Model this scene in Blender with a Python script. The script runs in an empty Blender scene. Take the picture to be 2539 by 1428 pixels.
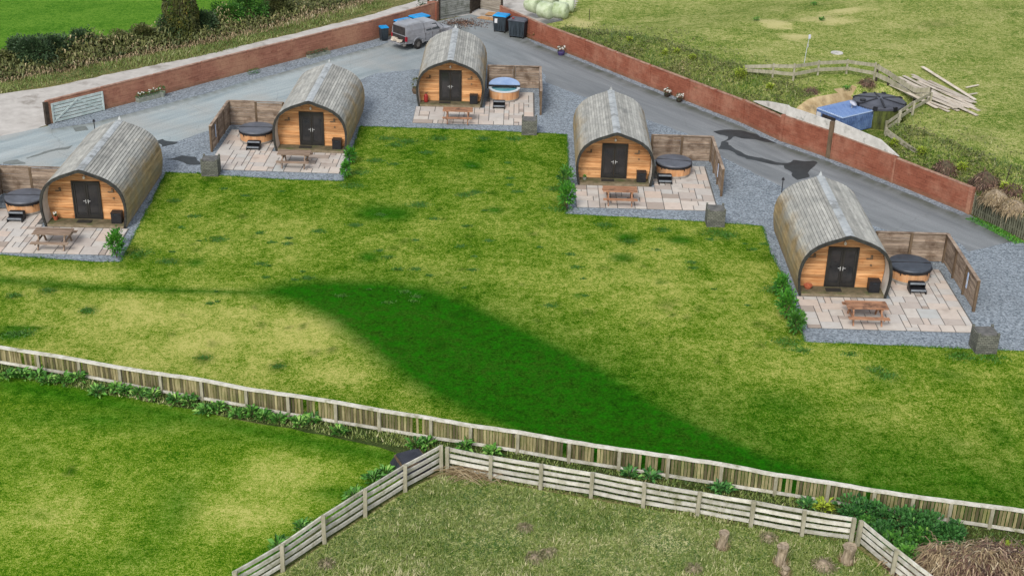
import bpy, bmesh, math, random
import numpy as np
from mathutils import Vector, Matrix, noise as mnoise
random.seed(7)
PI = math.pi
scene = bpy.context.scene
C = scene.collection

# ------------------------------------------------------------------ camera model (surveyed from the photograph)
CX, CY, FP = 1269.5, 714.0, 3366.935
PITCH, ROLL, CH = math.radians(25.98684), math.radians(1.42890), 27.49
cp_, sp_ = math.cos(PITCH), math.sin(PITCH)
_R = np.array([[1, 0, 0], [0, -sp_, -cp_], [0, cp_, -sp_]])
_c, _s = math.cos(ROLL), math.sin(ROLL)
RM = np.array([[_c, -_s, 0], [_s, _c, 0], [0, 0, 1]]) @ _R


def proj(P):
    P = np.asarray(P, float).reshape(-1, 3)
    q = (P - np.array([0, 0, CH])) @ RM.T
    return np.c_[CX + FP * q[:, 0] / q[:, 2], CY + FP * q[:, 1] / q[:, 2]]


def at(px, py, z=0.0):
    d = RM.T @ np.array([(px - CX) / FP, (py - CY) / FP, 1.0])
    t = (z - CH) / d[2]
    return Vector((t * d[0], t * d[1], z))


def hgt(base, top_y, z=0.0):
    g = at(base[0], base[1], z)
    best = 0
    lo, hi = 0.0, 8.0
    for _ in range(30):
        m = (lo + hi) / 2
        if proj((g.x, g.y, z + m))[0][1] > top_y: lo = m
        else: hi = m
    return lo


# ------------------------------------------------------------------ raised field behind the right hand wall
WR = [(1243, 62), (1312, 97), (1343, 108), (1449, 148.5), (1564, 196), (1704, 251), (1841, 305), (1937, 350), (2050, 390),
      (2211, 452.5), (2400, 529.5), (2461, 556), (2522, 588), (2560, 603), (2700, 668)]
WRP = [at(*p) for p in WR]
W0, W1 = WRP[0], WRP[10]
TT = (W1 - W0); TT.z = 0; TT.normalize()
NN = Vector((-TT.y, TT.x, 0))
if NN.y < 0: NN = -NN
_ws = [(p - W0).dot(TT) for p in WRP]; _wd = [(p - W0).dot(NN) for p in WRP]
S_END = _ws[10]


def wd(s): return float(np.interp(s, _ws, _wd))


def sd(p):
    v = Vector((p[0], p[1], 0)) - W0
    s = v.dot(TT)
    return s, v.dot(NN) - wd(s)


def sstep(a, b, x):
    t = min(1, max(0, (x - a) / (b - a)))
    return t * t * (3 - 2 * t)


PIT = [at(*p, 2.0) for p in [(1972, 268), (2020, 258), (2060, 247), (2108, 232), (2125, 222), (2190, 212), (2262, 232), (2275, 255), (2240, 290), (2190, 318), (2150, 345), (2080, 345), (1980, 300)]]
PITN = np.array([(p.x, p.y) for p in PIT])


def poly_sd(P, poly):
    """signed distance (positive inside) of points P (n,2) to a polygon"""
    P = np.asarray(P, float).reshape(-1, 2); poly = np.asarray(poly, float)
    dmin = np.full(len(P), 1e9); inside = np.zeros(len(P), bool)
    for i in range(len(poly)):
        a, b = poly[i], poly[(i + 1) % len(poly)]
        ab = b - a; L = ab @ ab + 1e-12
        t = np.clip(((P - a) @ ab) / L, 0, 1)
        d = np.hypot(*(P - (a + t[:, None] * ab)).T)
        dmin = np.minimum(dmin, d)
        cond = (a[1] > P[:, 1]) != (b[1] > P[:, 1])
        xi = a[0] + (P[:, 1] - a[1]) / (b[1] - a[1] + 1e-12) * ab[0]
        inside ^= cond & (P[:, 0] < xi)
    return np.where(inside, dmin, -dmin)


S_RAMP0, S_RAMP1 = _ws[1], _ws[4]


def terr(x, y):
    s, d = sd((x, y))
    if d < 0: return 0.0
    h = 1.05 + 0.95 * sstep(0.2, 3.2, d) + 0.10 * mnoise.noise(Vector((x * .6, y * .6, 3))) * sstep(0.3, 1.2, d)
    h *= 0.25 + 0.75 * sstep(S_RAMP0, S_RAMP1, s)
    if 12 < x < 32 and 70 < y < 92:
        q = float(poly_sd([(x, y)], PITN)[0])
        k = sstep(-1.0 if x < 21 else -.35, 0.45, q)
        h = h * (1 - k) + 0.85 * k
    return h


def atT(px, py):
    """point where the sight line through a photo pixel meets the raised field"""
    z = 2.0
    for _ in range(12):
        p = at(px, py, z); z = z * .4 + terr(p.x, p.y) * .6
    p = at(px, py, z); p.z = terr(p.x, p.y)
    return p


# ------------------------------------------------------------------ materials
K = 1.55


def col(r, g, b, k=None):
    k = k or K
    out = []
    for c in (r, g, b):
        c /= 255.0
        l = c / 12.92 if c <= 0.04045 else ((c + 0.055) / 1.055) ** 2.4
        out.append(min(0.9, l / k))
    return (*out, 1)


class NT:
    def __init__(s, name):
        s.m = bpy.data.materials.new(name); s.m.use_nodes = True
        s.nt = s.m.node_tree; s.bsdf = s.nt.nodes['Principled BSDF']

    def n(s, typ, **kw):
        nd = s.nt.nodes.new(typ)
        for k, v in kw.items():
            if hasattr(nd, k): setattr(nd, k, v)
            else: nd.inputs[k].default_value = v
        return nd

    def l(s, a, b): s.nt.links.new(a, b)

    def mixc(s, fac, a, b, mode='MIX'):
        m = s.nt.nodes.new('ShaderNodeMix'); m.data_type = 'RGBA'; m.blend_type = mode
        for sock, v in ((m.inputs[0], fac), (m.inputs[6], a), (m.inputs[7], b)):
            if hasattr(v, 'links'): s.l(v, sock)
            elif isinstance(v, (int, float)): sock.default_value = v
            else: sock.default_value = v
        return m.outputs[2]

    def math(s, op, a, b=0.0, clamp=False):
        m = s.nt.nodes.new('ShaderNodeMath'); m.operation = op; m.use_clamp = clamp
        for sock, v in ((m.inputs[0], a), (m.inputs[1], b)):
            if hasattr(v, 'links'): s.l(v, sock)
            else: sock.default_value = v
        return m.outputs[0]

    def mr(s, v, a, b, c=0, d=1):
        m = s.nt.nodes.new('ShaderNodeMapRange'); m.inputs[1].default_value = a; m.inputs[2].default_value = b
        m.inputs[3].default_value = c; m.inputs[4].default_value = d; s.l(v, m.inputs[0]); return m.outputs[0]

    def coords(s, world=False, stretch=(1, 1, 1)):
        mp = s.nt.nodes.new('ShaderNodeMapping'); mp.inputs['Scale'].default_value = stretch
        if world:
            g = s.nt.nodes.new('ShaderNodeNewGeometry'); s.l(g.outputs['Position'], mp.inputs[0])
        else:
            tc = s.nt.nodes.new('ShaderNodeTexCoord'); oi = s.nt.nodes.new('ShaderNodeObjectInfo')
            r = s.math('MULTIPLY', oi.outputs['Random'], 37.0)
            ad = s.nt.nodes.new('ShaderNodeVectorMath'); ad.operation = 'ADD'
            s.l(tc.outputs['Object'], ad.inputs[0]); s.l(r, ad.inputs[1]); s.l(ad.outputs[0], mp.inputs[0])
        return mp.outputs[0]

    def noise(s, vec, scale, detail=4, rough=.6, dist=0):
        n = s.nt.nodes.new('ShaderNodeTexNoise'); s.l(vec, n.inputs['Vector'])
        n.inputs['Scale'].default_value = scale; n.inputs['Detail'].default_value = detail
        n.inputs['Roughness'].default_value = rough; n.inputs['Distortion'].default_value = dist
        return n.outputs['Fac']

    def attr(s, name):
        a = s.nt.nodes.new('ShaderNodeAttribute'); a.attribute_name = name; return a

    def bump(s, h, strength, dist=.02):
        b = s.nt.nodes.new('ShaderNodeBump'); b.inputs['Strength'].default_value = strength
        b.inputs['Distance'].default_value = dist; s.l(h, b.inputs['Height']); s.l(b.outputs[0], s.bsdf.inputs['Normal'])

    def fin(s, c, rough=.85, metal=0, spec=.25):
        if hasattr(c, 'links'): s.l(c, s.bsdf.inputs['Base Color'])
        else: s.bsdf.inputs['Base Color'].default_value = c
        s.bsdf.inputs['Roughness'].default_value = rough; s.bsdf.inputs['Metallic'].default_value = metal
        s.bsdf.inputs['Specular IOR Level'].default_value = spec
        return s.m


def mk(name, a, b, scale=3, stretch=(1, 1, 1), rough=.85, bump=0, world=False, tint=0.0, c2=None, scale2=.6, thr=(.35, .65), thr2=(.5, .65), metal=0, spec=.25, amt2=1):
    t = NT(name); v = t.coords(world, stretch)
    n = t.noise(v, scale, 6, .65)
    c = t.mixc(t.mr(n, thr[0], thr[1]), col(*a), col(*b))
    if c2:
        v2 = t.coords(world)
        n2 = t.noise(v2, scale2, 5, .65)
        c = t.mixc(t.mr(n2, thr2[0], thr2[1], 0, amt2), c, col(*c2))
    if tint:
        at_ = t.attr('tint').outputs['Fac']
        g = t.mr(at_, 0, 1, 1 - tint, 1 + tint)
        cc = t.nt.nodes.new('ShaderNodeCombineColor')
        for i in range(3): t.l(g, cc.inputs[i])
        c = t.mixc(1.0, c, cc.outputs[0], 'MULTIPLY')
    if bump: t.bump(n, bump)
    return t.fin(c, rough, metal, spec)


def mk_leaf(name, a, b, c3=None):
    t = NT(name); at_ = t.attr('tint').outputs['Fac']
    c = t.mixc(t.mr(at_, 0, .75), col(*a), col(*b))
    if c3: c = t.mixc(t.mr(at_, .82, .98), c, col(*c3))
    return t.fin(c, .55, 0, .3)


def mk_grass(name, dark, mid, dry, deep_tone, bias=0.0, fine=9.0, patch=.32):
    """turf: dark/mid/dry mottling; attribute mask R = deeper green, G = worn dry turf, B = dark tufts"""
    t = NT(name); v = t.coords(True)
    n1 = t.noise(v, patch, 5, .6, .4); n2 = t.noise(v, 2.2, 5, .65, .3); n3 = t.noise(v, fine, 4, .75)
    n4 = t.noise(v, fine * 3.1, 2, .7)
    m = t.attr('mask'); sep = t.nt.nodes.new('ShaderNodeSeparateColor'); t.l(m.outputs['Color'], sep.inputs[0])
    s = t.math('ADD', t.math('MULTIPLY', t.mr(n1, .25, .75), .36), t.math('MULTIPLY', t.mr(n2, .3, .7), .34))
    s = t.math('ADD', s, t.math('MULTIPLY', t.mr(n3, .3, .7), .56))
    s = t.math('ADD', s, t.math('MULTIPLY', t.math('SUBTRACT', n4, .5), 1.9))
    s = t.math('ADD', s, t.math('MULTIPLY', t.math('SUBTRACT', sep.outputs[1], .35), .62))
    s = t.math('ADD', s, bias - .17)
    r = t.nt.nodes.new('ShaderNodeValToRGB'); t.l(s, r.inputs[0])
    e = r.color_ramp.elements; e[0].position = .14; e[0].color = col(*dark); e[1].position = .92; e[1].color = col(*dry)
    x = e.new(.44); x.color = col(*mid)
    mid2 = tuple((m_ * .45 + d_ * .55) for m_, d_ in zip(mid, dry)); x = e.new(.66); x.color = col(*mid2)
    lc = t.mixc(t.mr(t.math('ADD', n3, t.math('SUBTRACT', n2, .5)), .25, .75), col(*[c * .66 for c in deep_tone]), col(*[min(255, c * 1.3) for c in deep_tone]))
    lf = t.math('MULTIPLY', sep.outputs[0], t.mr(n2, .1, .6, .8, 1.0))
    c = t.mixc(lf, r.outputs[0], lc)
    c = t.mixc(t.math('MULTIPLY', sep.outputs[2], .85), c, col(*[(q * .6 + w_ * .4) * .82 for q, w_ in zip(dark, deep_tone)]))
    nb = t.math('ADD', n3, n4); t.bump(nb, .5, .05)
    return t.fin(c, .95, 0, .02)


M = {}
# ground covers
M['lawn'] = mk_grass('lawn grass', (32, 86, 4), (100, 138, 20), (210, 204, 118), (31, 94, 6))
M['lawn2'] = mk_grass('lower lawn grass', (40, 96, 6), (118, 154, 30), (216, 210, 124), (38, 102, 10), bias=-.02, patch=.2)  # lighter, yellower turf of the lower left lawn
M['paddock'] = mk_grass('rough paddock grass', (56, 92, 26), (132, 150, 70), (216, 212, 158), (62, 104, 44), bias=.04, fine=6)
M['rfield'] = mk_grass('dry field grass', (56, 100, 22), (128, 148, 62), (208, 200, 138), (104, 84, 62), bias=.02, fine=5)
M['lfield'] = mk_grass('green meadow grass', (44, 98, 14), (88, 140, 38), (134, 168, 66), (80, 140, 40), bias=.03, fine=5)
M['verge'] = mk_grass('verge grass', (74, 84, 44), (122, 124, 74), (176, 160, 116), (70, 100, 50), fine=5, patch=.5)
M['lane'] = mk('lane concrete', (196, 190, 182), (222, 216, 208), 1.2, (1, 1, 1), world=True, c2=(158, 150, 140), scale2=.5, thr2=(.56, .66), amt2=.8)


def mk_yard():
    t = NT('yard concrete'); v = t.coords(True)
    def along(a):
        m1 = t.nt.nodes.new('ShaderNodeMapping'); m1.inputs['Rotation'].default_value = (0, 0, -a); t.l(v, m1.inputs[0])
        m2 = t.nt.nodes.new('ShaderNodeMapping'); m2.inputs['Scale'].default_value = (.13, 1.1, 1); t.l(m1.outputs[0], m2.inputs[0]); return m2.outputs[0]
    vs = along(math.radians(50)); vr = along(math.radians(-54)); nd = t.noise(vr, .9, 6, .65, .5)
    n = t.noise(vs, .9, 6, .65, .6); n2 = t.noise(v, 14, 4, .8); n0 = t.noise(v, .25, 4, .6)
    pale = t.mixc(t.mr(n, .3, .7), col(158, 174, 178), col(206, 216, 216))
    pale = t.mixc(t.mr(n0, .45, .62, 0, .55), pale, col(196, 194, 186))
    dark = t.mixc(t.mr(nd, .3, .7), col(124, 129, 132), col(166, 170, 172))
    m = t.attr('mask'); sep = t.nt.nodes.new('ShaderNodeSeparateColor'); t.l(m.outputs['Color'], sep.inputs[0])
    c = t.mixc(sep.outputs[0], pale, dark)
    c = t.mixc(t.mr(n2, .42, .7, 0, .5), c, col(104, 108, 110))
    # damp edge growth
    c = t.mixc(t.math('MULTIPLY', sep.outputs[1], t.mr(n, .3, .6, .3, 1)), c, col(84, 90, 76))
    vo = t.nt.nodes.new('ShaderNodeTexVoronoi'); vo.feature = 'DISTANCE_TO_EDGE'; vo.inputs['Scale'].default_value = .16
    nn = t.nt.nodes.new('ShaderNodeVectorMath'); nn.operation = 'ADD'; t.l(v, nn.inputs[0])
    wob = t.nt.nodes.new('ShaderNodeTexNoise'); t.l(v, wob.inputs['Vector']); wob.inputs['Scale'].default_value = .5; wob.inputs['Detail'].default_value = 4
    t.l(wob.outputs['Color'], nn.inputs[1]); t.l(nn.outputs[0], vo.inputs['Vector'])
    cr = t.mr(vo.outputs['Distance'], .004, .0, 0, .0); c = t.mixc(t.mr(vo.outputs['Distance'], .0, .005, .28, 0), c, col(110, 114, 112))
    t.bump(n2, .15)
    return t.fin(c, .8, 0, .25)


M['yard'] = mk_yard()


def mk_gravel():
    t = NT('slate gravel'); v = t.coords(True)
    vo = t.nt.nodes.new('ShaderNodeTexVoronoi'); t.l(v, vo.inputs['Vector']); vo.inputs['Scale'].default_value = 14
    sp = t.nt.nodes.new('ShaderNodeSeparateColor'); t.l(vo.outputs['Color'], sp.inputs[0])
    n = t.noise(v, .45, 5, .65); n2 = t.noise(v, 6, 4, .7)
    c = t.mixc(t.mr(sp.outputs[0], 0, 1), col(92, 102, 110), col(188, 198, 206))
    c = t.mixc(t.mr(n2, .35, .7, 0, .6), c, col(136, 148, 158))
    c = t.mixc(t.mr(n, .56, .7, 0, .45), c, col(104, 110, 116))
    t.bump(vo.outputs['Distance'], .5, .03)
    return t.fin(c, .8, 0, .3)


M['gravel'] = mk_gravel()
M['wet'] = mk('wet asphalt', (54, 60, 62), (70, 76, 78), 2, rough=.5, world=True, spec=.2)
M['damp'] = mk('damp concrete', (116, 122, 118), (140, 146, 142), 3, rough=.6, world=True)
M['sand'] = mk('bare sandy earth', (176, 150, 108), (224, 200, 156), 1.6, (1, 1, .35), world=True, c2=(120, 104, 76), scale2=.9)
M['soil'] = mk('dark border soil', (44, 52, 32), (74, 74, 50), 3, world=True, bump=.5, c2=(58, 86, 40), scale2=1.2)
M['mortar'] = mk('patio bedding', (92, 92, 90), (132, 130, 126), 4, world=True)


def mk_slab():
    t = NT('sandstone paving'); v = t.coords(True)
    tn = t.attr('tint').outputs['Fac']
    r = t.nt.nodes.new('ShaderNodeValToRGB'); t.l(tn, r.inputs[0]); e = r.color_ramp.elements
    e[0].position = 0; e[0].color = col(186, 170, 156); e[1].position = 1; e[1].color = col(232, 208, 188)
    for p_, c_ in ((.15, (216, 204, 194)), (.35, (222, 217, 210)), (.6, (232, 222, 210)), (.8, (232, 212, 196)), (.93, (212, 213, 209))):
        x = e.new(p_); x.color = col(*c_)
    r.color_ramp.interpolation = 'LINEAR'
    n = t.noise(v, 2.2, 5, .7); n2 = t.noise(v, .5, 5, .6)
    c = t.mixc(t.mr(n, .4, .75, 0, .28), r.outputs[0], col(160, 146, 132))
    c = t.mixc(t.mr(n2, .6, .68, 0, .35), c, col(150, 132, 118))
    t.bump(n, .15)
    return t.fin(c, .75, 0, .25)


M['slab'] = mk_slab()


def mk_cladding():
    t = NT('weathered larch cladding'); v = t.coords(False, (1, .25, 1)); v2 = t.coords(False)
    tc = t.nt.nodes.new('ShaderNodeTexCoord'); sx = t.nt.nodes.new('ShaderNodeSeparateXYZ'); t.l(tc.outputs['Object'], sx.inputs[0])
    n = t.noise(v, 5, 6, .7); n2 = t.noise(v2, .9, 5, .65); tn = t.attr('tint').outputs['Fac']
    top = t.mixc(t.mr(n, .3, .7), col(160, 160, 154), col(216, 214, 204))
    top = t.mixc(t.mr(n2, .5, .7, 0, .6), top, col(138, 140, 136))
    side = t.mixc(t.mr(n, .3, .7), col(140, 120, 84), col(192, 166, 122))
    side = t.mixc(t.mr(n2, .42, .64, 0, .7), side, col(146, 140, 122))
    h = t.math('ADD', sx.outputs[2], t.math('MULTIPLY', t.math('SUBTRACT', n2, .5), 1.6))
    c = t.mixc(t.mr(h, 1.55, 2.35), side, top)
    g = t.mr(tn, 0, 1, .42, 1.14); cc = t.nt.nodes.new('ShaderNodeCombineColor')
    for i in range(3): t.l(g, cc.inputs[i])
    c = t.mixc(1.0, c, cc.outputs[0], 'MULTIPLY'); t.bump(n, .3)
    return t.fin(c, .85, 0, .2)


M['clad'] = mk_cladding()
M['ridge'] = mk('ridge flashing', (176, 182, 184), (206, 210, 210), 4, rough=.6, tint=.1, c2=(150, 152, 150), scale2=1.5)
M['trim'] = mk('dark trim', (44, 44, 42), (70, 70, 64), 4, rough=.7)
M['cedar'] = mk('orange cedar boards', (198, 134, 80), (242, 186, 130), 2.2, (.35, 1, 3), tint=.3, rough=.6, c2=(160, 96, 52), scale2=1.6, thr2=(.6, .72), amt2=.7)
M['cream'] = mk('cream lining', (222, 216, 204), (238, 232, 222), 3, rough=.7)
M['doorframe'] = mk('dark door frame', (46, 44, 42), (58, 56, 52), 4, rough=.5)
M['glass'] = mk('dark door glass', (40, 42, 44), (62, 60, 60), 1.5, rough=.15, spec=.6)
M['steel'] = mk('bright steel', (190, 190, 188), (220, 220, 218), 4, rough=.35, metal=.3)
M['lamp'] = mk('lamp opal glass', (236, 226, 206), (248, 240, 226), 4, rough=.4)
M['deck'] = mk('green tinged decking', (98, 92, 68), (140, 126, 100), 3, (1, 1, 1), tint=.18, c2=(96, 104, 62), scale2=1.2)
M['fasc'] = mk('step fascia wood', (130, 116, 92), (168, 152, 126), 3, tint=.1)
M['black'] = mk('black plastic', (34, 34, 36), (50, 50, 54), 5, rough=.45)
M['mat'] = mk('coir mat', (48, 46, 42), (66, 62, 56), 14)
M['tubwood'] = mk('tub staves', (216, 154, 104), (244, 190, 140), 3, (3, 3, .3), tint=.1, rough=.5, c2=(220, 194, 170), scale2=1.8, thr2=(.52, .7), amt2=.5)
M['tubbase'] = mk('tub plinth', (150, 144, 136), (190, 182, 172), 4)
M['coverdark'] = mk('dark vinyl cover', (60, 66, 76), (82, 90, 100), 2, rough=.45, spec=.35, bump=.08)
M['cover'] = mk('grey vinyl cover', (88, 92, 100), (114, 118, 128), 2, rough=.45, spec=.35, bump=.08)
M['coversheen'] = mk('blue sheen on vinyl', (150, 178, 222), (176, 200, 236), 2, rough=.45)  # reflected pale blue sheen put into the folded cover's base colour
M['skirt'] = mk('dark vinyl skirt', (40, 38, 40), (58, 54, 54), 5, rough=.5)
M['acryl'] = mk('white tub rim', (220, 228, 232), (238, 242, 242), 3, rough=.3)
M['water'] = mk('tub water', (74, 162, 182), (118, 196, 208), 2.5, rough=.08, spec=.5)
M['tubin'] = mk('blue tub lining', (92, 160, 190), (120, 184, 206), 3, rough=.4)
M['table'] = mk('reddish table timber', (164, 116, 86), (206, 156, 122), 3, (.4, 2, 2), tint=.16, c2=(124, 92, 74), scale2=2)
M['tableold'] = mk('weathered table timber', (128, 108, 90), (176, 152, 132), 3, (.4, 2, 2), tint=.16)
M['panel'] = mk('weathered fence boards', (142, 122, 104), (190, 170, 150), 3, (.5, .5, 3), tint=.26, c2=(112, 90, 72), scale2=1.5, amt2=.8)
M['post'] = mk('fence post wood', (96, 78, 60), (132, 112, 90), 3, (2, 2, .5))
M['slate'] = None
def mk_wall(name, a, b, c2, mort):
    t = NT(name); v = t.coords(True, (.7, .7, 1.6)); v2 = t.coords(True)
    sx = t.nt.nodes.new('ShaderNodeSeparateXYZ'); t.l(v2, sx.inputs[0]); cb = t.nt.nodes.new('ShaderNodeCombineXYZ')
    t.l(t.math('MULTIPLY', sx.outputs[0], 1.35), cb.inputs[0]); t.l(sx.outputs[2], cb.inputs[1])
    br = t.nt.nodes.new('ShaderNodeTexBrick'); t.l(cb.outputs[0], br.inputs['Vector']); br.inputs['Scale'].default_value = 1
    br.inputs['Brick Width'].default_value = .45; br.inputs['Row Height'].default_value = .15; br.inputs['Mortar Size'].default_value = .014; br.inputs['Mortar Smooth'].default_value = .6
    br.inputs['Color1'].default_value = col(*a); br.inputs['Color2'].default_value = col(*b); br.inputs['Mortar'].default_value = col(*mort)
    n = t.noise(v, 2.4, 6, .7); n2 = t.noise(v2, .55, 5, .65); n3 = t.noise(v2, 7, 4, .75)
    c = t.mixc(t.mr(n, .35, .65), br.outputs['Color'], col(*b)); c = t.mixc(t.mr(n2, .45, .65, 0, .7), c, col(*c2))
    c = t.mixc(t.mr(n3, .5, .75, 0, .55), c, col(*mort))
    c = t.mixc(t.mr(t.math('ADD', sx.outputs[2], t.math('MULTIPLY', n, .5)), .25, .55, .5, 0), c, col(128, 112, 88))
    t.bump(n3, .4); return t.fin(c, .9, 0, .15)


M['brickred'] = mk_wall('brick red panels', (152, 98, 80), (182, 128, 106), (202, 154, 124), (124, 82, 68))
M['brickdeep'] = mk_wall('deep red panels', (138, 78, 60), (166, 102, 80), (190, 138, 114), (108, 64, 50))
M['cap'] = mk('wall coping', (150, 104, 86), (196, 160, 138), 3, world=True)
M['concrete'] = mk('pale concrete panel', (206, 202, 194), (234, 230, 222), 2.2, (1, 1, 2), c2=(166, 164, 156), scale2=1.6, thr2=(.56, .66))
M['gatewhite'] = mk('weathered white gate paint', (184, 202, 198), (222, 234, 232), 3, tint=.1)
M['darkpost'] = mk('dark wet post', (52, 46, 40), (80, 70, 60), 4)
M['paleRail'] = mk('bleached rail timber', (192, 188, 168), (236, 232, 220), 3, (1.2, 1.2, 1.2), tint=.18, c2=(150, 150, 116), scale2=1.2, thr2=(.58, .7))
M['board'] = mk('mossy close boards', (108, 98, 64), (168, 158, 118), 2.5, (3, 3, .4), tint=.62, c2=(112, 120, 64), scale2=.9, amt2=.6)
M['gpost'] = mk('grey green post', (150, 146, 120), (192, 186, 164), 3, (2, 2, .6))
M['picket'] = mk('grey green pickets', (96, 98, 80), (138, 138, 116), 3, (2, 2, .5), tint=.2)
M['plank'] = mk('bleached planks', (204, 190, 170), (234, 222, 206), 2, (1, 1, 1), tint=.18)
M['carpaint'] = mk('grey car paint', (138, 140, 145), (166, 167, 172), 1.2, rough=.3, spec=.5, c2=(118, 116, 116), scale2=1.3, amt2=.5)
M['carglass'] = mk('car glass', (24, 30, 32), (42, 50, 52), 1, rough=.1, spec=.6)
M['tyre'] = mk('tyre rubber', (44, 42, 42), (62, 60, 58), 6)
M['rim'] = mk('alloy rim', (120, 116, 112), (156, 152, 146), 4, rough=.4, metal=.2)
M['red'] = mk('red lamp plastic', (150, 34, 48), (180, 44, 60), 3, rough=.3)
M['cardark'] = mk('dark load bay', (40, 38, 40), (70, 64, 62), 3)
M['bluelid'] = mk('bright blue lid', (0, 140, 214), (20, 168, 236), 2, rough=.5)
M['binblack'] = mk('dark bin plastic', (44, 52, 58), (66, 76, 84), 2, (3, 3, .5), rough=.5)
M['paper'] = mk('white sticker', (214, 214, 216), (232, 232, 234), 3)
M['contblue'] = mk('blue container paint', (92, 118, 168), (126, 154, 200), 1.5, (1, 1, 2), c2=(64, 84, 128), scale2=1.4, rough=.5)
M['controof'] = mk('light blue container roof', (186, 210, 244), (206, 222, 250), 1.5, rough=.5)
M['controof2'] = mk('mid blue roof ribs', (112, 146, 204), (138, 170, 220), 1.5, rough=.5)
M['tankblack'] = mk('grey black tank lid', (70, 72, 80), (100, 102, 112), 1.5, rough=.5)
M['tankside'] = mk('algae stained tank side', (54, 58, 36), (112, 122, 60), 1.4, (2, 2, .5), rough=.6)
M['tankrib'] = mk('black tank ribs', (30, 30, 34), (44, 44, 50), 3, rough=.5)
M['whiteplastic'] = mk('white plastic', (204, 208, 224), (226, 228, 240), 4, rough=.5)
M['bale'] = mk('pale green bale wrap', (184, 200, 158), (222, 232, 200), 1.6, rough=.45, c2=(150, 168, 116), scale2=1.2, thr2=(.56, .7))
M['metalgate'] = mk('grey sheet metal', (134, 136, 128), (176, 178, 172), 2, (.5, .5, 3), c2=(112, 116, 104), scale2=1.4)
M['shed'] = mk('pale shed boards', (150, 140, 126), (190, 182, 168), 2, (.5, .5, 3), tint=.15)
M['shedorange'] = mk('raw plywood', (190, 142, 96), (214, 172, 124), 3)
M['terra'] = mk('terracotta', (176, 92, 62), (206, 120, 86), 3)
M['redpaint'] = mk('red paint', (150, 44, 40), (178, 60, 54), 3, rough=.4)
M['purple'] = mk('purple glaze', (74, 64, 112), (96, 84, 136), 3, rough=.4)
M['trough'] = mk('stone trough', (132, 138, 126), (170, 174, 162), 3)
M['petal'] = mk('white petals', (226, 224, 214), (242, 240, 232), 4)
M['straw'] = mk_leaf('dead straw', (124, 104, 76), (188, 166, 128), (212, 196, 164))
M['tussock'] = mk_leaf('grey green tussock', (96, 98, 64), (160, 150, 112), (196, 184, 150))
M['brown'] = mk_leaf('dead brown brush', (62, 44, 38), (138, 106, 88), (204, 178, 152))
M['leafdark'] = mk_leaf('dark evergreen leaves', (38, 64, 36), (92, 120, 78))
M['leafmid'] = mk_leaf('mid green leaves', (38, 92, 26), (104, 166, 62), (164, 206, 104))
M['leafbright'] = mk_leaf('bright green leaves', (38, 108, 22), (98, 170, 50), (170, 204, 104))
M['leafblue'] = mk_leaf('blue green leaves', (34, 86, 32), (88, 148, 70), (148, 196, 100))
M['leafyellow'] = mk_leaf('yellow green leaves', (118, 140, 34), (176, 196, 60))
M['leafolive'] = mk_leaf('olive scrub leaves', (64, 78, 38), (126, 130, 74), (184, 168, 124))
M['blade'] = mk_leaf('grass blades', (60, 100, 30), (146, 160, 84), (218, 212, 162))
M['darkblade'] = mk_leaf('dark moss green blades', (44, 98, 20), (84, 138, 36))
M['ivy'] = mk_leaf('ivy leaves', (52, 66, 28), (112, 116, 52), (160, 136, 54))
M['bark'] = mk('bark', (74, 66, 50), (110, 98, 76), 3, (2, 2, .5), bump=.5)
M['stump'] = mk('grey stump bark', (132, 116, 94), (196, 178, 152), 4, (3, 3, .5), bump=.5)
M['treadedge'] = mk('grey tread edge', (128, 134, 140), (158, 164, 170), 4)
M['tarp'] = mk('charcoal tarpaulin', (44, 46, 54), (62, 64, 74), 2, rough=.5)


def mk_slate():
    t = NT('grey slate blocks'); v = t.coords(False)
    tc = t.nt.nodes.new('ShaderNodeTexCoord'); sx = t.nt.nodes.new('ShaderNodeSeparateXYZ'); t.l(tc.outputs['Object'], sx.inputs[0])
    cb = t.nt.nodes.new('ShaderNodeCombineXYZ'); t.l(t.math('ADD', sx.outputs[0], sx.outputs[1]), cb.inputs[0]); t.l(sx.outputs[2], cb.inputs[1])
    br = t.nt.nodes.new('ShaderNodeTexBrick'); t.l(cb.outputs[0], br.inputs['Vector']); br.inputs['Scale'].default_value = 1
    br.inputs['Brick Width'].default_value = .17; br.inputs['Row Height'].default_value = .085; br.inputs['Mortar Size'].default_value = .009
    br.inputs['Color1'].default_value = col(104, 106, 98); br.inputs['Color2'].default_value = col(140, 140, 130); br.inputs['Mortar'].default_value = col(66, 66, 62)
    n = t.noise(v, 3, 5, .7); c = t.mixc(t.mr(n, .4, .7, 0, .5), br.outputs['Color'], col(92, 94, 82))
    t.bump(n, .4)
    return t.fin(c, .85, 0, .2)


M['slate'] = mk_slate()


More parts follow.
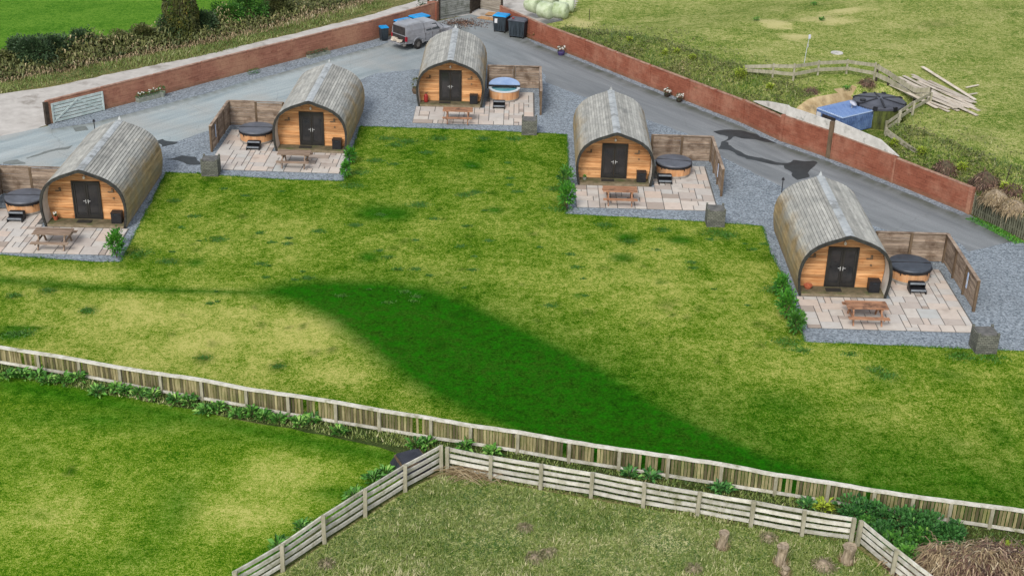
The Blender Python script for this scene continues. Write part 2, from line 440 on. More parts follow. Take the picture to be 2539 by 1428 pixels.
# ------------------------------------------------------------------ mesh builder and object helpers
class MB:
    def __init__(s): s.v = []; s.f = []; s.t = []

    def add(s, vs, fs, tint=None):
        o = len(s.v); s.v += [tuple(v) for v in vs]
        tv = random.random() if tint is None else tint
        for f in fs: s.f.append(tuple(i + o for i in f)); s.t.append(tv)

    def box(s, c, d, rz=0, rx=0, ry=0, tint=None):
        m = Matrix.Translation(Vector(c)) @ Matrix.Rotation(rz, 4, 'Z') @ Matrix.Rotation(ry, 4, 'Y') @ Matrix.Rotation(rx, 4, 'X')
        vs = [m @ Vector((x * d[0] / 2, y * d[1] / 2, z * d[2] / 2)) for x in (-1, 1) for y in (-1, 1) for z in (-1, 1)]
        s.add(vs, [(0, 1, 3, 2), (4, 6, 7, 5), (0, 4, 5, 1), (2, 3, 7, 6), (0, 2, 6, 4), (1, 5, 7, 3)], tint)

    def bar(s, a, b, w, h, tint=None):
        a, b = Vector(a), Vector(b); d = (b - a).normalized()
        up = Vector((0, 0, 1)) if abs(d.z) < .95 else Vector((0, 1, 0))
        sd_ = d.cross(up).normalized(); up = sd_.cross(d).normalized()
        vs = [p + sd_ * (x * w / 2) + up * (z * h / 2) for p in (a, b) for x in (-1, 1) for z in (-1, 1)]
        s.add(vs, [(0, 1, 3, 2), (4, 6, 7, 5), (0, 4, 5, 1), (2, 3, 7, 6), (0, 2, 6, 4), (1, 5, 7, 3)], tint)

    def tube(s, pts, rad, n=7, tint=None):
        pts = [Vector(p) for p in pts]
        if not hasattr(rad, '__len__'): rad = [rad] * len(pts)
        vs = []; fs = []
        for i, p in enumerate(pts):
            d = (pts[min(i + 1, len(pts) - 1)] - pts[max(i - 1, 0)]).normalized()
            u = d.orthogonal().normalized(); w = d.cross(u)
            if abs(d.z) > .9: u = Vector((1, 0, 0)); w = d.cross(u).normalized(); u = w.cross(d)
            for k in range(n):
                a = 2 * PI * k / n; vs.append(p + (u * math.cos(a) + w * math.sin(a)) * rad[i])
        for i in range(len(pts) - 1):
            for k in range(n):
                fs.append((i * n + k, i * n + (k + 1) % n, (i + 1) * n + (k + 1) % n, (i + 1) * n + k))
        fs.append(tuple(range(n))[::-1]); fs.append(tuple(range((len(pts) - 1) * n, len(pts) * n)))
        s.add(vs, fs, tint)

    def lathe(s, prof, n=32, c=(0, 0, 0), tint=None, cap=True, tints=None):
        vs = []; fs = []
        for r, z in prof:
            for k in range(n):
                a = 2 * PI * k / n; vs.append((c[0] + r * math.cos(a), c[1] + r * math.sin(a), c[2] + z))
        if tints:
            for i in range(len(prof) - 1):
                for k in range(n):
                    k2 = (k + 1) % n
                    s.add([vs[i * n + k], vs[i * n + k2], vs[(i + 1) * n + k2], vs[(i + 1) * n + k]], [(0, 1, 2, 3)], tints[k % len(tints)])
            return
        for i in range(len(prof) - 1):
            for k in range(n):
                fs.append((i * n + k, i * n + (k + 1) % n, (i + 1) * n + (k + 1) % n, (i + 1) * n + k))
        if cap:
            fs.append(tuple(range(n))[::-1]); fs.append(tuple(range((len(prof) - 1) * n, len(prof) * n)))
        s.add(vs, fs, tint)

    def prism(s, poly, z0, z1, tint=None):
        n = len(poly); vs = [(p[0], p[1], z0) for p in poly] + [(p[0], p[1], z1) for p in poly]
        fs = [tuple(range(n))[::-1], tuple(range(n, 2 * n))] + [(i, (i + 1) % n, (i + 1) % n + n, i + n) for i in range(n)]
        s.add(vs, fs, tint)

    def leaf(s, p, d, L, w, tint=None, droop=.3):
        p = Vector(p); d = Vector(d).normalized()
        sv = d.cross(Vector((random.gauss(0, .4), random.gauss(0, .4), 1))).normalized()
        m_ = p + d * L * .5 + Vector((0, 0, .06 * L)); e = p + d * L - Vector((0, 0, droop * L))
        s.add([p, m_ + sv * w / 2, e, m_ - sv * w / 2], [(0, 1, 2, 3)], tint)

    def blade(s, p, h, w, lean, tint=None):
        p = Vector(p); a = random.random() * 2 * PI
        e = p + Vector((math.cos(a) * lean, math.sin(a) * lean, h)); b = a + PI / 2 + random.gauss(0, .5)
        sv = Vector((math.cos(b), math.sin(b), 0)) * w / 2
        s.add([p - sv, p + sv, e], [(0, 1, 2)], tint)

    def build(s, name, mat, parent=None, smooth=False):
        me = bpy.data.meshes.new(name); me.from_pydata(s.v, [], s.f); me.update()
        a = me.attributes.new('tint', 'FLOAT', 'FACE'); a.data.foreach_set('value', np.array(s.t, dtype=np.float32))
        if smooth: me.polygons.foreach_set('use_smooth', [True] * len(me.polygons))
        me.materials.append(mat if not isinstance(mat, str) else M[mat])
        bm = bmesh.new(); bm.from_mesh(me); bmesh.ops.recalc_face_normals(bm, faces=bm.faces); bm.to_mesh(me); bm.free()
        o = bpy.data.objects.new(name, me); C.objects.link(o)
        if parent: o.parent = parent
        return o


def thing(name, label, cat, loc=(0, 0, 0), rz=0, group=None):
    o = bpy.data.objects.new(name, None); C.objects.link(o); o.empty_display_size = .3
    o.location = loc; o.rotation_euler = (0, 0, rz); o['label'] = label; o['category'] = cat
    if group: o['group'] = group
    return o


def tag(o, label=None, cat=None, group=None, kind=None):
    if label: o['label'] = label
    if cat: o['category'] = cat
    if group: o['group'] = group
    if kind: o['kind'] = kind
    return o


CHILD = {}


def copy_tree(o, parent=None):
    c = o.copy(); C.objects.link(c)
    if parent: c.parent = parent
    for ch in list(o.children): copy_tree(ch, c)
    return c


def place(o, loc, rz, label=None):
    o.location = loc; o.rotation_euler = (0, 0, rz)
    if label: o['label'] = label
    return o


# ------------------------------------------------------------------ ground sheets
def jitter(poly, step=.5, amp=.08, seed=0):
    out = []
    for i in range(len(poly)):
        a, b = Vector(poly[i][:2]), Vector(poly[(i + 1) % len(poly)][:2])
        L = (b - a).length; n = max(1, int(L / step))
        nr = Vector((-(b - a).y, (b - a).x)) / max(L, 1e-6)
        for k in range(n):
            p = a.lerp(b, k / n)
            j = mnoise.noise(Vector((p.x * 1.3, p.y * 1.3, seed))) * amp * (0 if (k == 0) else 1)
            out.append(p + nr * j)
    return out


def sheet(name, poly, z, mat, res=None, mask=None, amp=.06, kind='structure'):
    pts = jitter([(p[0], p[1]) for p in poly], .6, amp, len(name)) if amp else [Vector(p[:2]) for p in poly]
    if name == 'wet_patch': pts = [q + Vector((mnoise.noise(Vector((q.x * 1.1, q.y * 1.1, 2))), mnoise.noise(Vector((q.x * 1.1, q.y * 1.1, 9))))) * amp * 2 for q in jitter([(p.x, p.y) for p in pts], .18, amp * .6, 4)]
    bm = bmesh.new(); vs = [bm.verts.new((p.x, p.y, z)) for p in pts]
    es = [bm.edges.new((vs[i], vs[(i + 1) % len(vs)])) for i in range(len(vs))]
    bmesh.ops.triangle_fill(bm, use_beauty=True, use_dissolve=False, edges=es)
    if res:
        for ax in (0, 1):
            lo = min(v.co[ax] for v in bm.verts); hi = max(v.co[ax] for v in bm.verts)
            no = (1, 0, 0) if ax == 0 else (0, 1, 0); x = math.ceil(lo / res) * res
            while x < hi:
                co = (x, 0, 0) if ax == 0 else (0, x, 0)
                bmesh.ops.bisect_plane(bm, geom=bm.verts[:] + bm.edges[:] + bm.faces[:], plane_co=co, plane_no=no, dist=1e-4); x += res
    bmesh.ops.recalc_face_normals(bm, faces=bm.faces)
    if sum(f.normal.z for f in bm.faces) < 0: bmesh.ops.reverse_faces(bm, faces=bm.faces)
    me = bpy.data.meshes.new(name); bm.to_mesh(me); bm.free(); me.materials.append(M[mat])
    n = len(me.vertices); co = np.zeros(n * 3); me.vertices.foreach_get('co', co); co = co.reshape(-1, 3)
    at_ = me.attributes.new('mask', 'FLOAT_COLOR', 'POINT'); v = np.zeros((n, 4), np.float32); v[:, 3] = 1; v[:, 1] = .35
    if mask: v[:, :3] = mask(co)
    at_.data.foreach_set('color', v.ravel())
    o = bpy.data.objects.new(name, me); C.objects.link(o)
    if kind: o['kind'] = kind
    return o


def P(*pp, z=0): return [at(x, y, z) for x, y in pp]


def soft(co, polypx, w):
    """soft world-space mask of an area traced on the ground"""
    poly = np.array([(q.x, q.y) for q in P(*polypx)])
    return np.clip(poly_sd(co[:, :2], poly) / w + .5, 0, 1)


def blob(co, px, py, rx, ry, hard=1.5):
    c = at(px, py); ax = (at(px + rx, py) - c).length; ay = (at(px, py - ry) - c).length
    wob = np.array([mnoise.noise(Vector((p[0] * .5, p[1] * .5, px * .1))) for p in co]) if len(co) < 60000 else 0
    d = np.sqrt(((co[:, 0] - c.x) / ax) ** 2 + ((co[:, 1] - c.y) / ay) ** 2) + wob * .45
    return np.clip((1 - d) * hard, 0, 1)


b_ = 600
base = sheet('ground', [(-b_, -60), (b_, -60), (b_, b_), (-b_, b_)], -.03, 'verge', None, None, 0)
LW = [(1086, 50), (942.6, 95), (765, 139), (700, 157), (551, 194), (358, 247), (258, 272), (122, 308)]
sheet('lane', P((-260, 285), (0, 233), (150, 211), (300, 178), (500, 138), (700, 90), (900, 42), (1050, -2), (1200, -60), (1560, -60), (1440, 10), (1400, 75), (1343, 100), (1243, 62), (1165, 36), *LW, (60, 330), (-260, 400)), -.012, 'lane', None, None, .25)


def yard_mask(co):
    q = proj(co); r = np.zeros((len(co), 3))
    x = q[:, 0]
    r[:, 0] = np.clip((x - 850) / 500, 0, 1) ** .8
    lx = np.interp(x, [0, 390, 700, 900], [0, .0, .0, .15]); r[:, 0] = np.maximum(r[:, 0], lx)
    e = np.array([(p.x, p.y) for p in WRP]);
    v = np.array([(sd(p)[1]) for p in co]); r[:, 1] = np.clip(1 - np.abs(v + .75) / .7, 0, 1) * (x > 1240)
    # damp green rim of the left strip
    ln = np.array([(p.x, p.y) for p in P((127, 322), (240, 304), (358, 274), (524, 231), (700, 181), (836, 141), (942, 114))])
    best = np.full(len(co), 9.)
    for i in range(len(ln) - 1):
        a, b = ln[i], ln[i + 1]; ab = b - a; t = np.clip(((co[:, :2] - a) @ ab) / (ab @ ab), 0, 1)
        best = np.minimum(best, np.hypot(*(co[:, :2] - (a + t[:, None] * ab)).T))
    r[:, 1] = np.maximum(r[:, 1], np.clip(1 - best / .55, 0, 1) * .8)
    r[:, 1] = np.maximum(r[:, 1], blob(co, 1120, 75, 60, 18) * .6)
    return r


sheet('yard', P((-260, 390), (60, 326), (122, 312), (258, 276), (358, 251), (551, 197), (700, 160), (765, 142), (942.6, 98), (1086, 53), (1165, 36), (1243, 52), (1243, 62), *WR[1:11], (2520, 598), (2600, 690),
                (2700, 900), (2200, 700), (1800, 600), (1300, 400), (900, 400), (500, 520), (-260, 560)), 0, 'yard', .5, yard_mask, 0)
# gravel
sheet('gravel_strip', P((127, 321), (240, 303), (358, 272), (524, 229), (600, 205), (700, 180), (765, 162), (836, 140), (942, 114), (965, 105), (942.6, 95), (765, 139), (700, 157), (551, 194), (358, 247), (258, 272), (118, 309)), .012, 'gravel', None, None, .12)
sheet('gravel_strip', [p for p in WRP[1:11]] + [p - NN * (.55 if i not in (0,) else .1) for i, p in reversed(list(enumerate(WRP[1:11])))], .012, 'gravel', None, None, .15)
sheet('gravel_bed', P((-260, 400), (-10, 408), (130, 415), (250, 420), (360, 372), (395, 362), (450, 348), (528, 322), (560, 300), (700, 300), (880, 205), (930, 183), (1040, 172), (1160, 168), (1345, 172),
                      (1353, 205), (1420, 230), (1500, 262), (1700, 330), (1800, 395), (1935, 462), (2050, 520), (2210, 575), (2360, 585), (2400, 625), (2470, 608), (2530, 598), (2600, 640), (2720, 700),
                      (2720, 900), (1990, 880), (1860, 640), (1400, 560), (1380, 360), (900, 350), (880, 470), (420, 470), (320, 680), (-260, 660)), .012, 'gravel', None, None, .25)
for i, q in enumerate([((1775, 325), (1800, 321), (1850, 325), (1900, 335), (1930, 352), (1925, 358), (1880, 348), (1850, 345), (1830, 341), (1812, 345), (1800, 352), (1806, 360), (1835, 375), (1870, 388), (1930, 402), (1950, 405), (1960, 398), (2010, 398), (2025, 405), (2005, 440), (1975, 446), (1950, 425), (1945, 412), (1900, 405), (1850, 392), (1815, 376), (1785, 368), (1790, 352), (1812, 340), (1780, 333)),
                       ((10, 402), (40, 396), (62, 403), (60, 408), (20, 409)), ((66, 392), (95, 382), (140, 368), (165, 362), (180, 360), (165, 368), (140, 373), (100, 386), (70, 395)),
                       ((385, 352), (405, 346), (440, 352), (425, 360), (395, 366), (388, 360)), ((420, 392), (450, 385), (490, 392), (500, 405), (470, 408), (440, 400))]):
    sheet('wet_patch', P(*q), .018 if i in (3, 4) else .006, 'wet' if i in (0, 3, 4) else 'damp', None, None, .1 if i in (1, 2) else .2)

# --- lawn
DEEP_BAND = [(600, 728), (650, 712), (700, 702), (800, 692), (950, 696), (1080, 713), (1200, 762), (1350, 832), (1500, 905), (1620, 985), (1750, 1050), (1900, 1115), (2100, 1180), (2300, 1215), (2700, 1280), (2700, 1400), (1500, 1190),
        (1280, 1085), (1150, 1030), (1080, 995), (1000, 948), (930, 893), (870, 842), (800, 792), (720, 752), (650, 738)]  # outline of the darker green band across the lawn


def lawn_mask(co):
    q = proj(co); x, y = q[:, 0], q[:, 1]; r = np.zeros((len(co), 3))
    r[:, 0] = soft(co, DEEP_BAND, 1.3)
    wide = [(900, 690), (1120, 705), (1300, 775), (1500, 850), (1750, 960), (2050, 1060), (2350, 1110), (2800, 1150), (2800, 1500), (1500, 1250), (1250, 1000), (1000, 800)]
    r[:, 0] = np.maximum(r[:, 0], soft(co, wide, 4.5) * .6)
    ln = [(-80, 690), (60, 700), (250, 716), (450, 722), (640, 728)]
    lnp = np.array([(p.x, p.y) for p in P(*ln)]); best = np.full(len(co), 9.)
    for i in range(len(lnp) - 1):
        a, b = lnp[i], lnp[i + 1]; ab = b - a; t = np.clip(((co[:, :2] - a) @ ab) / (ab @ ab), 0, 1)
        best = np.minimum(best, np.hypot(*(co[:, :2] - (a + t[:, None] * ab)).T))
    w = np.interp(x, [0, 300, 640], [.75, .5, .45]); r[:, 0] = np.maximum(r[:, 0], np.clip(1 - best / w, 0, 1) * .85)
    for b in [(950, 530, 105, 32), (1225, 522, 34, 13), (1548, 590, 45, 18), (1682, 597, 44, 15), (1540, 640, 46, 15), (912, 640, 44, 22), (1172, 410, 36, 13), (487, 652, 34, 14), (1190, 374, 30, 9), (1640, 700, 20, 8), (1430, 735, 18, 8), (215, 772, 12, 6), (20, 830, 70, 18), (60, 815, 90, 10)]:
        r[:, 0] = np.maximum(r[:, 0], blob(co, *b) * .9)
    for b in [(1650, 1110, 500, 60), (2250, 1200, 400, 40), (2200, 1120, 420, 90), (1950, 1010, 300, 60), (2539, 1010, 50, 60), (2200, 935, 80, 40), (2480, 1080, 60, 60), (2150, 1010, 60, 20), (2350, 930, 60, 22)]: r[:, 0] = np.maximum(r[:, 0], blob(co, *b, 1) * .55)
    dry = np.full(len(co), .36)
    for b, a_ in [((600, 850, 620, 130), .46), ((300, 790, 400, 70), .3), ((800, 800, 120, 50), .2), ((150, 680, 300, 26), .4), ((1600, 700, 420, 140), .24), ((560, 600, 240, 90), .12), ((1950, 900, 250, 90), .22)]:
        dry += blob(co, *b, 1.2) * a_
    dry -= np.clip((560 - y) / 200, 0, 1) * .16
    r[:, 1] = dry
    # darker tufts near kerbs and posts
    rng = random.Random(5)
    pts = [(960, 345), (1010, 352), (980, 362), (1090, 345), (930, 400), (1060, 380), (1200, 345), (520, 445), (1310, 340), (1270, 346), (1500, 560), (1640, 572), (1775, 575), (1800, 590), (1920, 720), (1905, 640), (1950, 850), (430, 500), (540, 595), (415, 650), (340, 640), (300, 660), (1560, 600), (2380, 880), (2450, 885),
           (220, 772), (505, 890), (690, 910), (35, 735), (120, 722), (1040, 510), (880, 560), (870, 450), (890, 420), (1390, 500), (1380, 470), (1150, 485), (1180, 478)]
    for i in range(130):
        pts.append((rng.uniform(420, 2400), rng.uniform(350, 900)))
    for i, (a, b) in enumerate(pts):
        s_ = rng.uniform(5, 15) if i > 38 else rng.uniform(12, 28)
        c = at(a, b); rr = s_ / 50; m_ = (np.abs(co[:, 0] - c.x) < 3) & (np.abs(co[:, 1] - c.y) < 3)
        if m_.any():
            d = np.hypot(co[m_, 0] - c.x, (co[m_, 1] - c.y) / 1.3); r[m_, 2] = np.maximum(r[m_, 2], np.clip(1.3 - d / rr, 0, 1) * rng.uniform(.45, .9))
    return r


FB = [(-180, 872), (-90, 886), (0, 900.7), (100.8, 918), (201.7, 934), (302.5, 953.6), (403, 973.8), (504, 991), (614, 1010), (717.6, 1030), (834.7, 1048.7), (941.8, 1066), (1069, 1088), (1167, 1102), (1283, 1121), (1410, 1144), (1533, 1163), (1653, 1182), (1784, 1203), (1918.6, 1224), (2047, 1245), (2160, 1263), (2255, 1278), (2348, 1292), (2450, 1307), (2545, 1322), (2660, 1340)]
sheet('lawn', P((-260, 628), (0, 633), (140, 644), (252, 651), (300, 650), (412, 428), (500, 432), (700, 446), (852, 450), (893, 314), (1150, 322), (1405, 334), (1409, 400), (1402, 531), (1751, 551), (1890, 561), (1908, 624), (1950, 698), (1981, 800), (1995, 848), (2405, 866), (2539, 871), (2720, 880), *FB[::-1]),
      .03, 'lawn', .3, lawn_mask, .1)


# --- lower left lawn
def ll_mask(co):
    q = proj(co); x, y = q[:, 0], q[:, 1]; r = np.zeros((len(co), 3)); r[:, 1] = .3
    for b, a_ in [((620, 1280, 200, 90), .5), ((720, 1170, 160, 50), .35), ((120, 1260, 200, 80), .35), ((420, 1180, 300, 60), .1)]: r[:, 1] += blob(co, *b, 1.0) * a_
    for b, a_ in [((440, 1250, 80, 120), .6), ((250, 1040, 400, 45), .75), ((820, 1220, 90, 30), .7), ((330, 1390, 160, 70), .5), ((60, 1120, 140, 60), .3), ((90, 1275, 60, 12), .5), ((560, 1085, 300, 30), .55), ((1000, 1160, 90, 30), .5)]: r[:, 0] = np.maximum(r[:, 0], blob(co, *b, .9) * a_)
    r[:, 2] = blob(co, 170, 1168, 14, 20, 2)
    r[:, 0] = np.maximum(r[:, 0], np.clip(1 - np.abs(y - np.interp(x, [0, 600, 1000], [950, 1060, 1140])) / 45, 0, 1) * .8)
    e = np.interp(y, [1150, 1230, 1360, 1450], [990, 905, 700, 580]); r[:, 0] = np.maximum(r[:, 0], np.clip(1 - np.abs(x - e) / 60, 0, 1) * .8)
    return r


sheet('lower_lawn', P((-260, 880), (0, 925), (200, 960), (400, 1000), (600, 1042), (800, 1078), (940, 1108), (1010, 1135), (1000, 1185), (905, 1240), (800, 1305), (700, 1375), (560, 1470), (300, 1640), (-260, 1600)), .0, 'lawn2', .3, ll_mask, .2)
sheet('border_soil', P((-260, 862), (0, 900), (504, 990), (1069, 1086), (1653, 1180), (2539, 1320), (2720, 1350), (2720, 1600), (2330, 1500), (2120, 1340), (1097, 1165), (1005, 1215), (905, 1276), (800, 1343), (700, 1412), (640, 1450), (560, 1470), (700, 1362), (905, 1228), (1010, 1150), (940, 1110), (600, 1040), (200, 962), (0, 930), (-260, 885)), -.006, 'verge', .5,
      lambda co: np.c_[np.clip(soft(co, [(-260, 870), (0, 895), (1069, 1080), (1200, 1110), (1097, 1150), (940, 1130), (0, 950), (-260, 900)], .5), 0, 1) * .5, np.full(len(co), .1), np.full(len(co), .75)], .1)


def pad_mask(co):
    r = np.zeros((len(co), 3)); r[:, 1] = .3
    for b, a_ in [((1650, 1340, 200, 60), .4), ((1280, 1330, 160, 60), .2), ((1600, 1410, 120, 40), .3)]: r[:, 1] += blob(co, *b, 1.0) * a_
    for b, a_ in [((1320, 1235, 60, 20), .7), ((1100, 1240, 60, 25), .6), ((1350, 1300, 60, 20), .6), ((1500, 1310, 50, 20), .6), ((1040, 1300, 60, 20), .5), ((1800, 1260, 100, 16), .4), ((1720, 1390, 80, 30), .5)]: r[:, 0] = np.maximum(r[:, 0], blob(co, *b, .9) * a_)
    return r


sheet('paddock', P((560, 1478), (702, 1418), (804, 1348), (906, 1281), (1005, 1220), (1097, 1170), (1339, 1214), (1594, 1259), (1861, 1307), (2116, 1348), (2212, 1424), (2330, 1520), (2400, 1640), (400, 1640)), .006, 'paddock', .4, pad_mask, .1)
# left meadow beyond the hedge
sheet('left_field', P((-400, 260), (0, 150), (230, 128), (420, 88), (600, 45), (760, 5), (900, -30)) + [Vector((60, 400, 0)), Vector((-400, 400, 0)), Vector((-400, 120, 0))], 0, 'lfield', None, None, .5)


# --- raised right hand field (terrain)
def build_field():
    ss = []; s = -26.0
    while s < S_END + 40: ss.append(s); s += .45 if -3 < s < S_END + 4 else 2
    ds = [.08]; d = .3
    while d < 15: ds.append(d); d += .42
    while d < 260: ds.append(d); d *= 1.15
    V = []; m = []
    for s in ss:
        w = wd(s)
        for d in ds:
            p = W0 + TT * s + NN * (w + d); z = terr(p.x, p.y)
            V.append((p.x, p.y, z))
    V = np.array(V); n = len(ds)
    F = [(i * n + j, (i + 1) * n + j, (i + 1) * n + j + 1, i * n + j + 1) for i in range(len(ss) - 1) for j in range(n - 1)]
    PX = proj(V)
    F = [f for f in F if not (PX[f[0]][0] < np.interp(PX[f[0]][1], [-60, 0, 50, 60], [1500, 1425, 1385, 1340]) and PX[f[0]][1] < 60)]
    me = bpy.data.meshes.new('right_field'); me.from_pydata(V.tolist(), [], F); me.update()
    me.polygons.foreach_set('use_smooth', [True] * len(F))
    at_ = me.attributes.new('mask', 'FLOAT_COLOR', 'POINT'); r = np.zeros((len(V), 4), np.float32); r[:, 3] = 1
    dd = np.tile(np.array(ds), len(ss)); so = np.repeat(np.array(ss), n)
    q = poly_sd(V[:, :2], PITN)
    r[:, 1] = .35; r[:, 2] = np.clip(1.2 - dd / 3.0, 0, 1) * .5 * (so < S_END)
    r[:, 2] = np.maximum(r[:, 2], np.clip(q / .5, 0, 1) * .5)

    def bT(px, py, rx, ry, h=1.3):
        c = at(px, py, 2.0); ax = (at(px + rx, py, 2.0) - c).length; ay = (at(px, py - ry, 2.0) - c).length
        wob = np.array([mnoise.fractal(Vector((p[0] * .7, p[1] * .7, 1)), 1, 2, 4) for p in V])
        return np.clip((1 - np.sqrt(((V[:, 0] - c.x) / ax) ** 2 + ((V[:, 1] - c.y) / ay) ** 2) + wob * .7) * h, 0, 1)
    for b in [(2020, 48, 60, 14), (1925, 62, 50, 12), (1970, 90, 55, 9), (2080, 30, 60, 7), (1440, 8, 60, 14)]: r[:, 1] = np.maximum(r[:, 1], .35 + bT(*b) * 1.0)
    r[:, 1] += .08
    for b in [(2035, 45, 30, 5), (1955, 50, 16, 6), (2015, 12, 14, 6), (2500, 20, 60, 20), (2300, 60, 60, 10), (2420, 340, 60, 12)]: r[:, 2] = np.maximum(r[:, 2], bT(*b) * .35)
    for i, (x, y, z) in enumerate(V[:, :3]):
        if -1.15 < q[i] < 1.0 and x < 21.4 and y > 75.5 and sd((x, y))[1] > 1.0: r[i, 0] = 1
    at_.data.foreach_set('color', r.ravel()); me.materials.append(M['rfield']); me.materials.append(M['sand'])
    mi = [1 if (r[f[0], 0] > .35 and r[f[2], 0] > .35) else 0 for f in F]
    r[:, 0] = 0; at_.data.foreach_set('color', r.ravel())
    me.polygons.foreach_set('material_index', mi)
    bm = bmesh.new(); bm.from_mesh(me); bmesh.ops.recalc_face_normals(bm, faces=bm.faces)
    if sum(f.normal.z for f in bm.faces) < 0: bmesh.ops.reverse_faces(bm, faces=bm.faces)
    bm.to_mesh(me); bm.free()
    o = bpy.data.objects.new('right_field', me); C.objects.link(o); o['kind'] = 'structure'


build_field()

# ------------------------------------------------------------------ pod units
UNITS = [(-21.358, 62.054, .2505), (-11.780, 73.509, -1.4995), (-4.206, 82.259, .147), (5.467, 69.473, -.4815), (15.235, 56.303, -.6628)]
UNITS = [(x, y, math.radians(a)) for x, y, a in UNITS]
WHO = ['the far left pod', 'the second pod from the left', 'the farthest pod at the back', 'the fourth pod from the left', 'the nearest pod on the right']


def U(i, u, v, z=0):
    x, y, a = UNITS[i]; c, s = math.cos(a), math.sin(a)
    return Vector((x + c * u - s * v, y + s * u + c * v, z))


def toU(i, p):
    x, y, a = UNITS[i]; c, s = math.cos(a), math.sin(a); dx, dy = p.x - x, p.y - y
    return c * dx + s * dy, -s * dx + c * dy


HALF = [(1.98, 0), (2.07, .45), (2.12, .95), (2.10, 1.4), (1.98, 1.85), (1.74, 2.23), (1.38, 2.52), (.95, 2.73), (.5, 2.88), (.2, 3.0), (0, 3.05)]


def resample(pts, n):
    P_ = np.array(pts); d = np.r_[0, np.cumsum(np.hypot(*np.diff(P_, axis=0).T))]; t = np.linspace(0, d[-1], n + 1)
    return np.c_[np.interp(t, d, P_[:, 0]), np.interp(t, d, P_[:, 1])]


def halfw(z):  # half width of the shell at height z
    zs = [p[1] for p in HALF]; xs = [p[0] for p in HALF]
    return float(np.interp(z, zs, xs))


PL = 7.5; DD = .80


